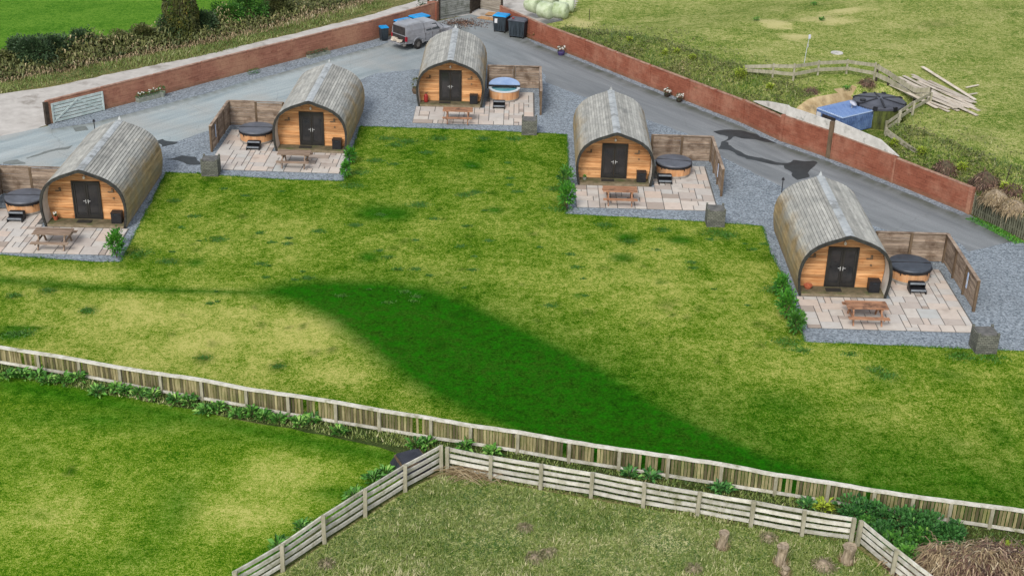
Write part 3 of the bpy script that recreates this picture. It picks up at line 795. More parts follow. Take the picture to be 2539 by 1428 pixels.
def make_pod():
    root = thing('glamping_pod', '', 'pod', (0, 0, 0), 0, 'timber glamping pods around the lawn')
    rs = resample(HALF, 27)
    # cladding: overlapping boards running front to back
    mb = MB()
    for sgn in (-1, 1):
        for i in range(27):
            a, b = Vector((rs[i][0], 0, rs[i][1])), Vector((rs[i + 1][0], 0, rs[i + 1][1]))
            d = (b - a).normalized(); nr = Vector((d.z, 0, -d.x))
            lift = .028; a_o = a + nr * lift - d * .02; b_o = b + nr * .004
            e = random.uniform(-.02, .02); y0, y1 = -.03 + e * .3, PL + e
            pr = [a - nr * .01, a_o, b_o, b - nr * .02]
            vs = [Vector((sgn * p.x, y, p.z)) for y in (y0, y1) for p in pr]
            tn_ = random.uniform(.5, 1)
            mb.add(vs, [(0, 1, 5, 4), (1, 2, 6, 5), (2, 3, 7, 6), (3, 2, 1, 0), (4, 5, 6, 7)], tn_)
            g0 = b_o - d * .042 + nr * .006
            vs = [Vector((sgn * p.x, y, p.z)) for y in (y0, y1) for p in (g0, b_o + nr * .006)]
            mb.add(vs, [(0, 1, 3, 2)], 0)
    mb.build('cladding', 'clad', root)
    # structural shell: cream inside at the porch
    mb = MB(); pr = resample(HALF, 20); prof = [(-x, z) for x, z in pr] + [(x, z) for x, z in pr[::-1][1:]]
    n = len(prof)
    inn = [(x * .95, min(z, 3.05) - .09 * (z / 3.05)) for x, z in prof]
    vs = [(x, 0.0, z) for x, z in inn] + [(x, DD + .1, z) for x, z in inn]
    mb.add(vs, [(i, i + 1, n + i + 1, n + i) for i in range(n - 1)], .5)
    mb.build('porch_lining', 'cream', root, True)
    # trim of the front arch
    mb = MB(); out = [(x * 1.012, z * 1.008 + .01) for x, z in prof]; inn2 = [(x * .957, z * .962) for x, z in prof]
    vs = [(x, y, z) for y in (-.07, .03) for x, z in out] + [(x, y, z) for y in (-.07, .03) for x, z in inn2]
    fs = []
    for i in range(n - 1):
        fs += [(i, i + 1, 2 * n + i + 1, 2 * n + i), (n + i, 3 * n + i, 3 * n + i + 1, n + i + 1), (i, n + i, n + i + 1, i + 1), (2 * n + i, 2 * n + i + 1, 3 * n + i + 1, 3 * n + i)]
    mb.add(vs, fs, .5); mb.build('arch_trim', 'trim', root)
    # ridge cap
    mb = MB()
    for sgn in (-1, 1):
        a = Vector((0, 0, 3.075)); b = Vector((sgn * .2, 0, 3.03))
        vs = [Vector((p.x, y, p.z)) for y in (-.06, PL + .03) for p in (a, b, b - Vector((0, 0, .04)), a - Vector((0, 0, .04)))]
        mb.add(vs, [(0, 1, 5, 4), (1, 2, 6, 5), (3, 0, 4, 7), (0, 3, 2, 1), (4, 5, 6, 7)], .5)
    mb.build('ridge_cap', 'ridge', root)
    mb = MB(); mb.add([(-.09, PL, 3.07), (.09, PL, 3.07), (.09, PL + .1, 3.07), (-.09, PL + .1, 3.07), (0, PL + .05, 3.32)], [(0, 1, 4), (1, 2, 4), (2, 3, 4), (3, 0, 4)]); mb.build('finial', 'ridge', root)
    # front wall of horizontal boards, rear wall
    for nm, y in (('front_wall', DD), ('rear_wall', PL - .06)):
        mb = MB(); z = .14
        while z < 2.98:
            z1 = min(z + .145, 2.99); hw = min(halfw(z), halfw(z1)) * .95 - .01
            if nm == 'front_wall' and z < 2.1:
                for sgn in (-1, 1):
                    x0, x1 = .70, hw; mb.box((sgn * (x0 + x1) / 2 - (.02), y + .03, (z + z1) / 2), (x1 - x0, .05, z1 - z - .012))
                mb.box((0, y + .065, (z + z1) / 2), (2 * hw, .02, z1 - z), tint=0)
            else: mb.box((0, y + .03, (z + z1) / 2), (2 * hw, .05, z1 - z - .012))
            z = z1
        mb.build(nm, 'cedar', root)
    # double door
    fr = MB(); dx = -.02
    for sgn in (-1, 1): fr.box((dx + sgn * .675, DD - .02, 1.13), (.07, .1, 1.96))
    fr.box((dx, DD - .02, 2.13), (1.42, .1, .07)); fr.box((dx, DD - .02, .175), (1.42, .1, .05))
    door = fr.build('door_frame', 'doorframe', root)
    for sgn in (-1, 1):
        m = MB(); cx = dx + sgn * .32
        for s2 in (-1, 1): m.box((cx + s2 * .27, DD - .015, 1.14), (.085, .05, 1.86))
        m.box((cx, DD - .015, .29), (.46, .05, .16)); m.box((cx, DD - .015, 2.04), (.46, .05, .08))
        lf = m.build('door_leaf', 'doorframe', root)
        g = MB(); g.box((cx, DD, 1.18), (.455, .012, 1.64)); g.build('pane', 'glass', lf)
        h = MB(); h.box((dx + sgn * .06, DD - .06, 1.1), (.035, .03, .2)); h.box((dx + sgn * .11, DD - .085, 1.13), (.14, .025, .03)); h.build('handle', 'steel', lf)
    # porch light and wall fittings
    m = MB(); m.lathe([(.0, -.09), (.05, -.085), (.065, -.02), (.05, .05), (.0, .06)], 12, (-.02, DD - .12, 2.42)); m.bar((-.02, DD - .12, 2.47), (-.02, DD, 2.5), .03, .03); m.build('porch_light', 'lamp', root, True)
    for u, z in ((-1.32, 1.72), (1.3, 1.72)):
        m = MB(); m.box((u, DD - .04, z), (.09, .07, .18)); m.box((u - .14, DD - .03, z - .09), (.2, .05, .05)); m.build('wall_fitting', 'post', root)
    m = MB(); m.lathe([(.05, 0), (.05, .03)], 12, (0, 0, 0)); o = m.build('wall_knob', 'post', root); o.rotation_euler = (PI / 2, 0, 0); o.location = (1.32, DD - .01, 1.3)
    # porch deck and its front board
    m = MB()
    for k in range(6): m.box((0, .075 + k * .125, .145), (3.86, .115, .035))
    m.build('porch_deck', 'deck', root)
    m = MB(); m.box((0, .0, .062), (3.8, .05, .125)); m.build('deck_fascia', 'fasc', root)
    m = MB(); m.box((0, PL / 2, .05), (3.7, PL - .3, .12), tint=.4); m.build('base_frame', 'post', root)
    return root


podlab = ['timber pod with barrel roof at the far left, beside the first covered tub', 'timber pod with barrel roof, second from left, twin shrubs at its right corner', 'timber pod at the back behind the open blue hot tub, below the grey pickup',
          'timber pod right of the lawn with two tall shrubs at its left corner', 'largest timber pod at the right, nearest to the camera']
pod = make_pod()
for i, (x, y, a) in enumerate(UNITS):
    o = pod if i == 0 else copy_tree(pod); place(o, (x, y, 0), a, podlab[i])

# patios
def make_patio(i, cells_poly):
    rng = random.Random(40 + i)
    poly = np.array(cells_poly); x0, y0 = poly.min(0); x1, y1 = poly.max(0); g = .31
    nx, ny = int((x1 - x0) / g), int((y1 - y0) / g) + 1
    occ = np.zeros((nx, ny), bool)
    mb = MB()
    for b in range(ny):
        for a in range(nx):
            if occ[a, b]: continue
            opts = [(3, 2), (2, 2), (2, 3), (3, 3), (2, 1), (1, 2), (3, 2), (4, 2), (2, 2), (1, 1)]; rng.shuffle(opts)
            for w, h in opts + [(1, 1)]:
                if a + w > nx or b + h > ny or occ[a:a + w, b:b + h].any(): continue
                cx, cy = x0 + (a + w / 2) * g, y0 + (b + h / 2) * g
                cs = poly_sd([(x0 + (a + .15) * g, y0 + (b + .15) * g), (x0 + (a + w - .15) * g, y0 + (b + .15) * g), (x0 + (a + .15) * g, y0 + (b + h - .15) * g), (x0 + (a + w - .15) * g, y0 + (b + h - .15) * g)], poly)
                if w * h > 1 and (cs < -.02).any(): continue
                occ[a:a + w, b:b + h] = True
                if (cs > -.05).all():
                    q = U(i, cx, cy); mb.box((q.x, q.y, .03 + rng.uniform(-.003, .003)), (w * g - .042, h * g - .042, .06), rz=UNITS[i][2], tint=rng.random())
                break
    o = mb.build('patio', 'slab'); o['kind'] = 'structure'
    bed = sheet('patio_bedding', [U(i, *p) for p in cells_poly], .034, 'mortar', None, None, 0)


PR = [(-2.15, -3.25), (5.35, -3.25), (5.35, 3.2), (2.35, 3.2), (2.25, -.08), (-2.15, -.08)]
PLm = [(2.2, -3.25), (-4.65, -3.25), (-5.3, -1.0), (-5.3, 3.2), (-2.35, 3.2), (-2.25, -.08), (2.2, -.08)]
PL1 = [(2.2, -3.25), (-6.2, -3.25), (-6.2, 2.2), (-2.35, 2.2), (-2.25, -.08), (2.2, -.08)]
for i in range(5): make_patio(i, PL1 if i == 0 else PLm if i == 1 else PR)


# fence screens
def make_screen(mir, cx, cy, ny):
    r = thing('fence_screen', '', 'fence', group='L shaped timber screens beside the hot tubs')
    s = -1 if mir else 1; H = 1.52; x0 = 2.3
    def run(a, b, k):
        a, b = Vector(a), Vector(b); d = (b - a)
        for j in range(k + 1):
            p = a + d * j / k
            if not (k == 3 and j == 0):
                m = MB(); m.box((p.x, p.y, H / 2 + .02), (.12, .12, H + .04)); m.build('post', 'post', r)
        for j in range(k):
            m = MB(); p, q = a + d * j / k, a + d * (j + 1) / k; u = d.normalized()
            n_ = Vector((-u.y, u.x, 0)) * .03
            z = .05
            while z < H - .05:
                hh = random.uniform(.13, .17); m.bar(p + u * .07 + n_ + Vector((0, 0, z + hh / 2)), q - u * .07 + n_ + Vector((0, 0, z + hh / 2 + random.uniform(-.006, .006))), .03, hh - .012); z += hh
            m.build('board_panel', 'panel', r)
        m = MB(); m.bar(a + Vector((0, 0, H + .03)), b + Vector((0, 0, H + .03)), .16, .03); m.build('top_rail', 'paleRail' if False else 'panel', r)
    run((s * x0, cy, 0), (s * cx, cy, 0), 2); run((s * cx, cy, 0), (s * cx, ny, 0), 3)
    return r


scr_m = make_screen(True, 5.6, 4.15, -.47); scr = make_screen(False, 5.72, 4.15, -1.1)
slab_ = ['timber screen fence at the far left, cut by the frame edge', 'timber screen fence left of the second pod, with a blue strip on it', 'timber screen fence behind the open blue tub', 'timber screen fence right of the fourth pod', 'timber screen fence at the far right by the nearest pod']
for i in range(5):
    o = {0: scr_m, 2: scr}.get(i) or copy_tree(scr_m if i == 1 else scr); place(o, U(i, 0, 0), UNITS[i][2], slab_[i])

for i, q, h0, lb in ((1, (527, 352), .5, 'second pod'), (3, (1790, 462), .55, 'fourth pod'), (4, (2398, 742), .55, 'nearest pod')):
    g = at(*q); u, v = toU(i, g); s = -1 if i == 1 else 1; p = U(i, s * (5.6 if i == 1 else 5.72) - s * .1, {1: .35, 3: .2, 4: .1}[i])
    r = thing('hanging_banner', 'narrow blue and white strip hung on the screen by the ' + lb, 'banner', p, UNITS[i][2], 'strips hung on the screens')
    m = MB(); m.box((0, 0, 1.0), (.02, .14, .75)); m.build('blue_cloth', 'controof', r); m = MB(); m.box((-s * .015, 0, .9), (.012, .1, .2)); m.build('white_band', 'paper', r)

# hot tubs
TUB = [(-24.969, 64.081), (-15.171, 75.256), None, (8.889, 71.525), (18.818, 58.517)]
tc3 = at(1252, 238); TUB[2] = (at(1250.5, 219, .72).x, at(1250.5, 219, .72).y)


def make_tub(open_=False):
    r = thing('hot_tub', '', 'hot tub', group='round timber hot tubs on the patios')
    m = MB(); tl = [random.random() for _ in range(48)]
    m.lathe([(.95, .12), (.97, .4), (.985, .66)], 48, tints=tl); m.build('stave_wall', 'tubwood', r)
    m = MB(); m.lathe([(.93, 0.04), (.965, .04), (.955, .14), (.93, .14)], 40); m.build('plinth', 'tubbase', r)
    if not open_:
        m = MB(); m.lathe([(1.0, .60), (1.015, .64), (1.015, .73), (.99, .765), (.6, .79), (0.001, .80)], 48, cap=True); c = m.build('cover', 'cover', r, False)
        m = MB(); m.bar((-.99, 0, .795), (.99, 0, .795), .05, .02); m.build('fold_seam', 'skirt', c)
        m = MB()
        for k in range(48):
            a0, a1 = 2 * PI * k / 48, 2 * PI * (k + 1) / 48; z = .60 - random.choice([.02, .03, .05, .04, .03])
            R_ = 1.022; m.add([(R_ * math.cos(a0), R_ * math.sin(a0), .69), (R_ * math.cos(a1), R_ * math.sin(a1), .69), (R_ * math.cos(a1), R_ * math.sin(a1), z), (R_ * math.cos(a0), R_ * math.sin(a0), z)], [(0, 1, 2, 3)])
        m.build('skirt', 'skirt', r)
        for a in (-.9, -2.2, -.2): 
            m = MB(); m.box((1.035 * math.cos(a), 1.035 * math.sin(a), .56), (.03, .04, .16), rz=a); m.build('strap', 'black', r)
    else:
        m = MB(); m.lathe([(.985, .66), (1.02, .67), (1.02, .73), (.84, .73), (.82, .69), (.8, .45)], 48, cap=False); m.build('rim', 'acryl', r, False)
        m = MB(); m.lathe([(.83, .69), (.8, .3), (.7, .12), (.001, .12)], 40, cap=False); m.build('lining', 'tubin', r, True)
        m = MB(); m.lathe([(.83, .60), (.001, .602)], 40, cap=False); m.build('water', 'water', r)
        # folded cover half resting at the back of the rim
        m = MB(); R_ = 1.0; pts = [(R_ * math.cos(a), R_ * math.sin(a)) for a in [PI * k / 20 for k in range(21)]]
        m.prism(pts, 0, .09, .5); o = m.build('folded_cover', 'coversheen', r); o.location = (0, .12, .80); o.rotation_euler = (math.radians(10), 0, 0)
        m = MB(); m.box((0, .1, .79), (2.06, .06, .1)); m.build('cover_edge', 'skirt', r)
    return r


tub = make_tub(); tub3 = make_tub(True)
tlab = ['round timber hot tub with grey cover at the far left', 'round timber hot tub with grey cover left of the second pod', 'open round hot tub with blue water and folded cover', 'round timber hot tub with grey cover right of the fourth pod', 'large round hot tub with dark cover beside the nearest pod']
for i in range(5):
    o = tub if i == 0 else tub3 if i == 2 else copy_tree(tub); place(o, (TUB[i][0], TUB[i][1], .05), UNITS[i][2] + (0 if i in (0, 2) else random.uniform(-.25, .05)), tlab[i])
    if i == 4:
        for ch in o.children:
            if ch.name.startswith('cover'): ch.material_slots[0].link = 'OBJECT'; ch.material_slots[0].material = M['coverdark']


def make_steps():
    r = thing('tub_steps', '', 'steps', group='black plastic steps in front of the tubs')
    for k in range(2):
        m = MB(); y = .32 - k * .3; h = .38 - k * .19
        m.box((0, y, h - .02), (.7, .29, .04)); st = m.build('tread', 'black', r)
        m = MB(); m.box((0, y - .15, h - .02), (.7, .04, .07)); m.build('tread_edge', 'treadedge', st)
    for s in (-1, 1):
        m = MB(); m.prism([(-.15, 0), (.47, 0), (.47, .36), (.17, .36), (.17, .17), (-.15, .17)], -.02, .02)
        o = m.build('side_panel', 'black', r); o.rotation_euler = (PI / 2, 0, PI / 2); o.location = (s * .36, 0, 0)
    m = MB(); m.box((0, .46, .18), (.68, .02, .34)); m.build('back_panel', 'black', r)
    return r


st = make_steps()
SPX = [(37, 551), (627, 373), (1237, 270.5), (1649, 457), (2276, 729)]
for i, q in enumerate(SPX):
    p = at(q[0], q[1], .06); u, v = toU(i, p); o = st if i == 0 else copy_tree(st)
    o.scale = (1, 1, 1.1); place(o, U(i, u, v + .1, .06), UNITS[i][2], 'black two step block in front of the ' + ['far left covered tub', 'covered tub by the second pod', 'open blue tub', 'covered tub by the fourth pod', 'tub by the nearest pod'][i])


def make_table(mt):
    r = thing('picnic_table', '', 'picnic table', group='timber picnic tables on the patios')
    m = MB()
    for k in range(6): m.box((random.uniform(-.01, .01), -.33 + k * .132, .74), (1.82, .122, .042))
    m.build('tabletop', mt, r)
    for s in (-1, 1):
        m = MB()
        for k in (0, 1): m.box((0, s * (.66 + k * .13), .44), (1.8, .12, .042))
        m.build('bench', mt, r)
    for sx in (-1, 1):
        x = sx * .62
        for s in (-1, 1):
            m = MB(); m.bar((x, s * .22, .72), (x, s * .62, 0), .05, .12); m.build('leg', mt, r)
        m = MB(); m.box((x + .05 * sx, 0, .39), (.045, 1.6, .1)); m.build('bench_bearer', mt, r)
        m = MB(); m.box((x + .05 * sx, 0, .68), (.045, .7, .08)); m.build('top_bearer', mt, r)
    return r


TPX = [((98, 620), (155, 624)), ((704, 419), (749, 420)), ((1111.5, 308), (1156.5, 310)), ((1509, 508.7), (1565, 516.6)), ((2118, 808), (2183, 810))]
tb = make_table('tableold'); tb2 = make_table('table')
tlb = ['weathered grey brown picnic table on the far left patio', 'picnic table in front of the second pod', 'picnic table in front of the farthest pod', 'reddish picnic table in front of the fourth pod', 'reddish picnic table on the nearest patio at the right']
for i, (a, b) in enumerate(TPX):
    pa, pb = at(*a, .06), at(*b, .06); u0, v0 = toU(i, pa); u1, v1 = toU(i, pb)
    o = tb if i == 0 else tb2 if i == 2 else copy_tree(tb if i < 2 else tb2)
    place(o, U(i, (u0 + u1) / 2, (v0 + v1) / 2 + .62, .06), UNITS[i][2], tlb[i])


# slate clad service boxes at the lawn corners
def make_box():
    r = thing('stone_pier', '', 'pier', group='grey stone clad piers at the lawn edge')
    m = MB(); m.box((0, 0, .45), (.92, .9, .9)); m.build('block', 'slate', r)
    m = MB(); m.box((0, 0, .915), (.8, .78, .03)); m.build('cap', 'mortar', r)
    for sx in (-1, 1):
        for sy in (-1, 1):
            m = MB(); m.box((sx * .41, sy * .4, .95), (.1, .1, .12), tint=.8); m.build('corner_stone', 'slate', r)
    return r


bx = make_box()
for k, (q, i) in enumerate([((519.5, 439), 1), ((1312, 337), 2), ((1774, 565), 3), ((2443, 879.5), 4)]):
    p = at(*q); u, v = toU(i, p); o = bx if k == 0 else copy_tree(bx)
    place(o, U(i, u, v + .45), UNITS[i][2] + [.05, 0, .0, .04][k], 'square grey stone clad pier ' + ['left of the second pod patio', 'at the patio corner of the farthest pod', 'at the patio corner of the fourth pod', 'at the right patio corner of the nearest pod'][k])


# small porch things
def porch(i, u, v, z=.165): return U(i, u, v, z)


lab4 = ['far left pod', 'second pod from the left', 'farthest pod', 'fourth pod', 'nearest pod']
m0 = None
for i in range(5):
    if m0 is None:
        m = MB(); m.box((0, 0, .011), (.72, .34, .022)); m0 = m.build('doormat', 'mat'); o = m0
    else: o = m0.copy(); C.objects.link(o)
    tag(o, 'dark doormat on the porch of the ' + lab4[i], 'doormat', 'doormats on the porches'); place(o, porch(i, -.35 if i != 0 else -.15, .38), UNITS[i][2])


def make_cool():
    r = thing('storage_box', '', 'box', group='black storage boxes on the porches')
    m = MB(); m.box((0, 0, .26), (.5, .42, .52)); m.build('body', 'black', r); m = MB(); m.box((0, 0, .545), (.53, .45, .045)); m.build('lid', 'black', r)
    m = MB(); m.box((0, -.22, .46), (.14, .02, .03)); m.build('handle', 'binblack', r); return r


cb = make_cool()
for i in range(5):
    o = cb if i == 0 else copy_tree(cb); place(o, porch(i, 1.48 if i != 0 else 1.5, .42), UNITS[i][2], 'black box at the right end of the porch of the ' + lab4[i])

# left porch ornaments, one of a different kind on each porch
r = thing('plant_pot', 'small terracotta pot with white flowers on the far left porch', 'plant pot', porch(0, -1.62, .5), 0)
m = MB(); m.lathe([(.08, 0), (.13, .2), (.14, .22), (.0, .2)], 14); m.build('pot', 'terra', r)
m = MB()
for k in range(60): a = random.random() * 6.3; m.leaf((0, 0, .22), (math.cos(a), math.sin(a), random.uniform(.4, 2)), random.uniform(.08, .2), .05)
m.build('leaves', 'leafdark', r); m = MB()
for k in range(8): a = random.random() * 6.3; m.box((.09 * math.cos(a), .09 * math.sin(a), .34 + random.random() * .06), (.05, .05, .04), rz=a)
m.build('flowers', 'petal', r)
r = thing('fire_extinguisher', 'red fire extinguisher standing on the porch of the farthest pod', 'extinguisher', porch(2, -1.55, .45), 0)
m = MB(); m.lathe([(.0, 0), (.12, .01), (.13, .05), (.13, .42), (.09, .5), (.04, .53), (0, .53)], 14, cap=False); m.build('cylinder', 'redpaint', r, True); m = MB(); m.box((0, 0, .57), (.05, .05, .08)); m.box((.04, 0, .61), (.16, .03, .03)); m.build('valve', 'black', r)
r = thing('plant_pot', 'small planted pot on the mossy porch of the fourth pod', 'plant pot', porch(3, -1.62, .45), 0)
m = MB(); m.lathe([(.08, 0), (.12, .14), (0, .13)], 12); m.build('pot', 'trough', r); m = MB()
for k in range(70): a = random.random() * 6.3; m.leaf((0, 0, .13), (math.cos(a), math.sin(a), random.uniform(.6, 3)), random.uniform(.1, .28), .04)
m.build('leaves', 'leafmid', r)
r = thing('basket', 'low terracotta coloured basket on the porch of the nearest pod', 'basket', porch(4, -1.52, .5), .3)
m = MB(); m.lathe([(.13, 0), (.2, .12), (.21, .17), (.17, .16), (.12, .05), (0, .05)], 16, cap=False); m.build('bowl', 'terra', r)
m = MB(); m.tube([(.18 * math.cos(a), 0, .16 + .16 * math.sin(a)) for a in [PI * k / 8 for k in range(9)]], .012); m.build('handle', 'terra', r)


# ------------------------------------------------------------------ foliage generators
def leafmass(m, c, rad, n, L=.12, w=.07, up=.5, shell=.55, droop=.3):
    c = Vector(c)
    for _ in range(n):
        d = Vector((random.gauss(0, 1), random.gauss(0, 1), random.gauss(0, 1) + .2)).normalized()
        k = random.uniform(shell, 1) * (1 + .25 * mnoise.noise(d * 2.2 + c))
        p = c + Vector((d.x * rad[0], d.y * rad[1], d.z * rad[2])) * k
        if p.z < .02: p.z = random.uniform(.02, .15) if c.z < 3 else p.z
        tn = min(1, max(0, .35 + .35 * mnoise.noise(p * 2.5) + random.gauss(0, .2)))
        m.leaf(p, d + Vector((0, 0, up)), L * random.uniform(.7, 1.3), w * random.uniform(.7, 1.2), tn, droop)


def shrub(p, h, w, label, mat='leafbright', n=260, name='shrub', L=.24, group='shrubs at the patio corners'):
    r = thing(name, label, 'shrub', p, random.random() * 6, group)
    m = MB()
    for k in range(5):
        a = k * 1.3; m.tube([(0, 0, 0), (.12 * w * math.cos(a), .12 * w * math.sin(a), h * .35), (.3 * w * math.cos(a), .3 * w * math.sin(a), h * .8)], [.02, .015, .006], 5)
    m.build('stems', 'bark', r); m = MB()
    leafmass(m, (0, 0, h * .56), (w / 2, w / 2, h * .46), n, L, L * .42, .9, .25, .35)
    m.build('leaves', mat, r); return r


shrub(at(290, 640), 1.35, .8, 'bushy green shrub at the front right corner of the far left patio', n=420)
shrub(at(292, 612), 1.0, .35, 'slim pale leaved shrub just behind the bushy one at the far left patio', 'leafmid', n=90)
shrub(at(858, 442), .95, .45, 'lower dark green shrub at the right corner of the second patio', n=220)
shrub(at(869, 408), 1.0, .6, 'upper leafy shrub beside the right wall of the second pod', n=260)
shrub(at(1404, 522), 1.5, .85, 'full green shrub at the front left corner of the fourth patio', n=460)
shrub(at(1402, 468), 1.25, .8, 'smaller shrub behind the full one by the fourth pod', 'leafmid', n=260)
shrub(at(1947, 792), 1.35, .85, 'wide green shrub midway along the left edge of the nearest patio', n=380)
shrub(at(1936, 738), 1.15, .7, 'rear green shrub beside the left wall of the nearest pod', n=300)
shrub(at(1972, 828), 1.1, .75, 'front green shrub at the left corner of the nearest patio', 'leafmid', n=320)

r = thing('planted_barrel', 'small half barrel planter against the left side of the farthest pod', 'planter', at(1033, 232), 0)
m = MB(); m.lathe([(.24, 0), (.3, .2), (.27, .4), (0, .38)], 18); m.build('barrel', 'post', r); m = MB(); leafmass(m, (0, 0, .68), (.28, .28, .38), 160, .14, .06); m.build('leaves', 'leafolive', r)

# ------------------------------------------------------------------ brick red panel walls
def wall_run(root, pts, H, mat, post='brickdeep', bays=None, thick=.14, postw=.26):
    for j, p in enumerate(pts):
        m = MB(); d = (pts[min(j + 1, len(pts) - 1)] - pts[max(j - 1, 0)]); a = math.atan2(d.y, d.x)
        m.box((p.x, p.y, H / 2 + .02), (postw, postw * .8, H + .04), rz=a, tint=.2); m.build('post', post, root)
    for a, b in zip(pts[:-1], pts[1:]):
        d = (b - a).normalized(); m = MB(); k = 5
        for q in range(k):
            z0, z1 = H * q / k, H * (q + 1) / k; m.bar(a + d * .1 + Vector((0, 0, (z0 + z1) / 2)), b - d * .1 + Vector((0, 0, (z0 + z1) / 2)), thick - (q % 2) * .012, z1 - z0 - .006)
        m.build('wall_panel', mat, root)
        m = MB(); m.bar(a + d * .08 + Vector((0, 0, H + .025)), b - d * .08 + Vector((0, 0, H + .025)), thick + .05, .05); m.build('coping', 'cap', root)


def polyline(pts, step):
    out = [pts[0].copy()]; d = [0]
    for a, b in zip(pts[:-1], pts[1:]): d.append(d[-1] + (b - a).length)
    n = max(1, round(d[-1] / step))
    for k in range(1, n + 1):
        t = d[-1] * k / n; j = max(0, min(len(pts) - 2, np.searchsorted(d, t) - 1)); out.append(pts[j].lerp(pts[j + 1], (t - d[j]) / (d[j + 1] - d[j])))
    return out


lw = thing('boundary_wall', 'long brick red panel wall between the pale lane and the yard', 'wall', (0, 0, 0))
LWP = [at(*p) for p in LW]
wall_run(lw, polyline(LWP, 3.6), 1.42, 'brickred', 'brickred', thick=.14, postw=.17)
m = MB(); e = at(1076, 53); m.box((e.x - .15, e.y + .1, .74), (.62, .4, 1.48), rz=.4, tint=.4); m.build('end_pier', 'brickdeep', lw)
rw = thing('boundary_wall', 'tall deep red panel wall holding back the dry field', 'wall', (0, 0, 0))
postpx = [(1243, 62), (1342, 108), (1449, 148.5), (1512, 174), (1608, 213), (1704, 251), (1771, 278), (1841, 305)]
pp = [W0 + TT * _ws[0] + NN * _wd[0]]
def onwall(px):  # point on the wall base under photo column px
    xs = [p[0] for p in WR]; ys = [p[1] for p in WR]; return at(px, float(np.interp(px, xs, ys)))
wall_run(rw, [onwall(x) for x in (1243, 1343, 1449, 1525, 1610, 1704, 1772, 1841)], 1.42, 'brickdeep')
wall_run(rw, [onwall(x) for x in (1841, 1937)], 1.46, 'brickdeep')
wall_run(rw, [onwall(x) for x in (1937, 2050)], 1.62, 'brickdeep')
wall_run(rw, [onwall(x) for x in (2058, 2211)], 1.56, 'brickdeep')
wall_run(rw, [onwall(x) for x in (2211, 2400)], 1.46, 'brickdeep', post='shedorange' if False else 'brickred')
# big old post in the wall
m = MB(); p = onwall(2054); m.box((p.x, p.y - .05, 1.1), (.3, .24, 2.25), rz=math.atan2(TT.y, TT.x)); m.build('timber_post', 'post', rw)
# pale concrete upper panels, sloping at their ends
for x0, x1, z0, ha, hb, hc in ((1855, 1972, 1.5, .05, .62, .18), (1943, 2048, 1.68, .55, .55, .55), (2060, 2219, 1.62, .72, .55, .0)):
    a, b = onwall(x0), onwall(x1); d = (b - a); L = d.length; ang = math.atan2(d.y, d.x)
    prof = [(0, 0), (L, 0), (L, hc), (L * .7, hb), (L * .28, (ha + hb) / 2 + .02), (0, ha)]
    m = MB(); m.prism(prof, -.05, .05, .5); o = m.build('concrete_panel', 'concrete', rw); off = NN * (.3 if x0 == 1855 else 0)
    o.rotation_euler = (PI / 2, 0, ang); o.location = (a.x + off.x, a.y + off.y, z0)

# picket fence at the far right end
pk = thing('picket_fence', 'weathered grey green picket fence past the right end of the red wall', 'fence', (0, 0, 0))
pts = polyline([at(2409, 531), at(2461, 556), at(2522, 588), at(2560, 605), at(2640, 642)], 1.9)
for a, b in zip(pts[:-1], pts[1:]):
    d = b - a; n = int(d.length / .145); m = MB()
    for k in range(n):
        p = a + d * (k + .5) / n; h = 1.15 + random.uniform(-.05, .05); m.box((p.x, p.y, h / 2), (.095, .03, h), rz=math.atan2(d.y, d.x) + random.uniform(-.05, .05), ry=random.uniform(-.03, .03))
    m.build('pickets', 'picket', pk)
    for z in (.35, .9): m = MB(); m.bar(a + Vector((0, .04, z)), b + Vector((0, .04, z)), .04, .09); m.build('rail', 'picket', pk)
    m = MB(); m.box((a.x, a.y + .08, .6), (.1, .1, 1.2)); m.build('post', 'gpost', pk)

# white field gate laid against the left wall + its post
g0, g1 = at(128, 305), at(258, 272); gd = (g1 - g0); ga = math.atan2(gd.y, gd.x); off = Vector((math.sin(ga), -math.cos(ga), 0)) * .2
g = thing('field_gate', 'whitish five bar gate leaning open against the left end of the red wall', 'gate', g0 + off, ga); L = gd.length - .1
for k in range(6): m = MB(); m.bar((0, 0, .14 + k * .205), (L, 0, .14 + k * .205), .035, .165); m.build('rail', 'gatewhite', g)
for x in (.04, L - .04): m = MB(); m.box((x, -.03, .64), (.1, .05, 1.2)); m.build('stile', 'gatewhite', g)
for s_ in ((.05, .1, L / 2, 1.15), (L - .05, .1, L / 2, 1.15)): m = MB(); m.bar((s_[0], -.035, s_[1]), (s_[2], -.035, s_[3]), .03, .09); m.build('brace', 'gatewhite', g)
p = at(119, 309); r = thing('gate_post', 'dark timber gate post at the left end of the wall', 'post', p, ga)
m = MB(); m.box((0, 0, .7), (.24, .2, 1.4)); m.build('shaft', 'darkpost', r); m = MB(); m.box((.13, -.02, .35), (.05, .05, .12)); m.box((.13, -.02, 1.1), (.05, .05, .12)); m.build('hinge', 'steel', r)
p = at(200, 320); m = MB(); m.box((0, 0, .008), (.75, .75, .012)); o = m.build('drain_cover', 'damp'); o.location = p; o.rotation_euler.z = .5; tag(o, 'square grey drain cover in the yard below the white gate', 'drain cover')
for k, (q, ln, h) in enumerate([((236, 330), 'slim black marker post just behind the roof of the far left pod', .7), ((1938, 478), 'slim black marker post behind the roof of the nearest pod', .75)]):
    p = at(*q); r = thing('marker_post', ln, 'post', p, 0); m = MB(); m.tube([(0, 0, 0), (0, 0, h)], .025, 8); m.build('stake', 'black', r); m = MB(); m.lathe([(.02, h), (.09, h), (.05, h + .12), (0, h + .14)], 8); m.build('head', 'black', r)


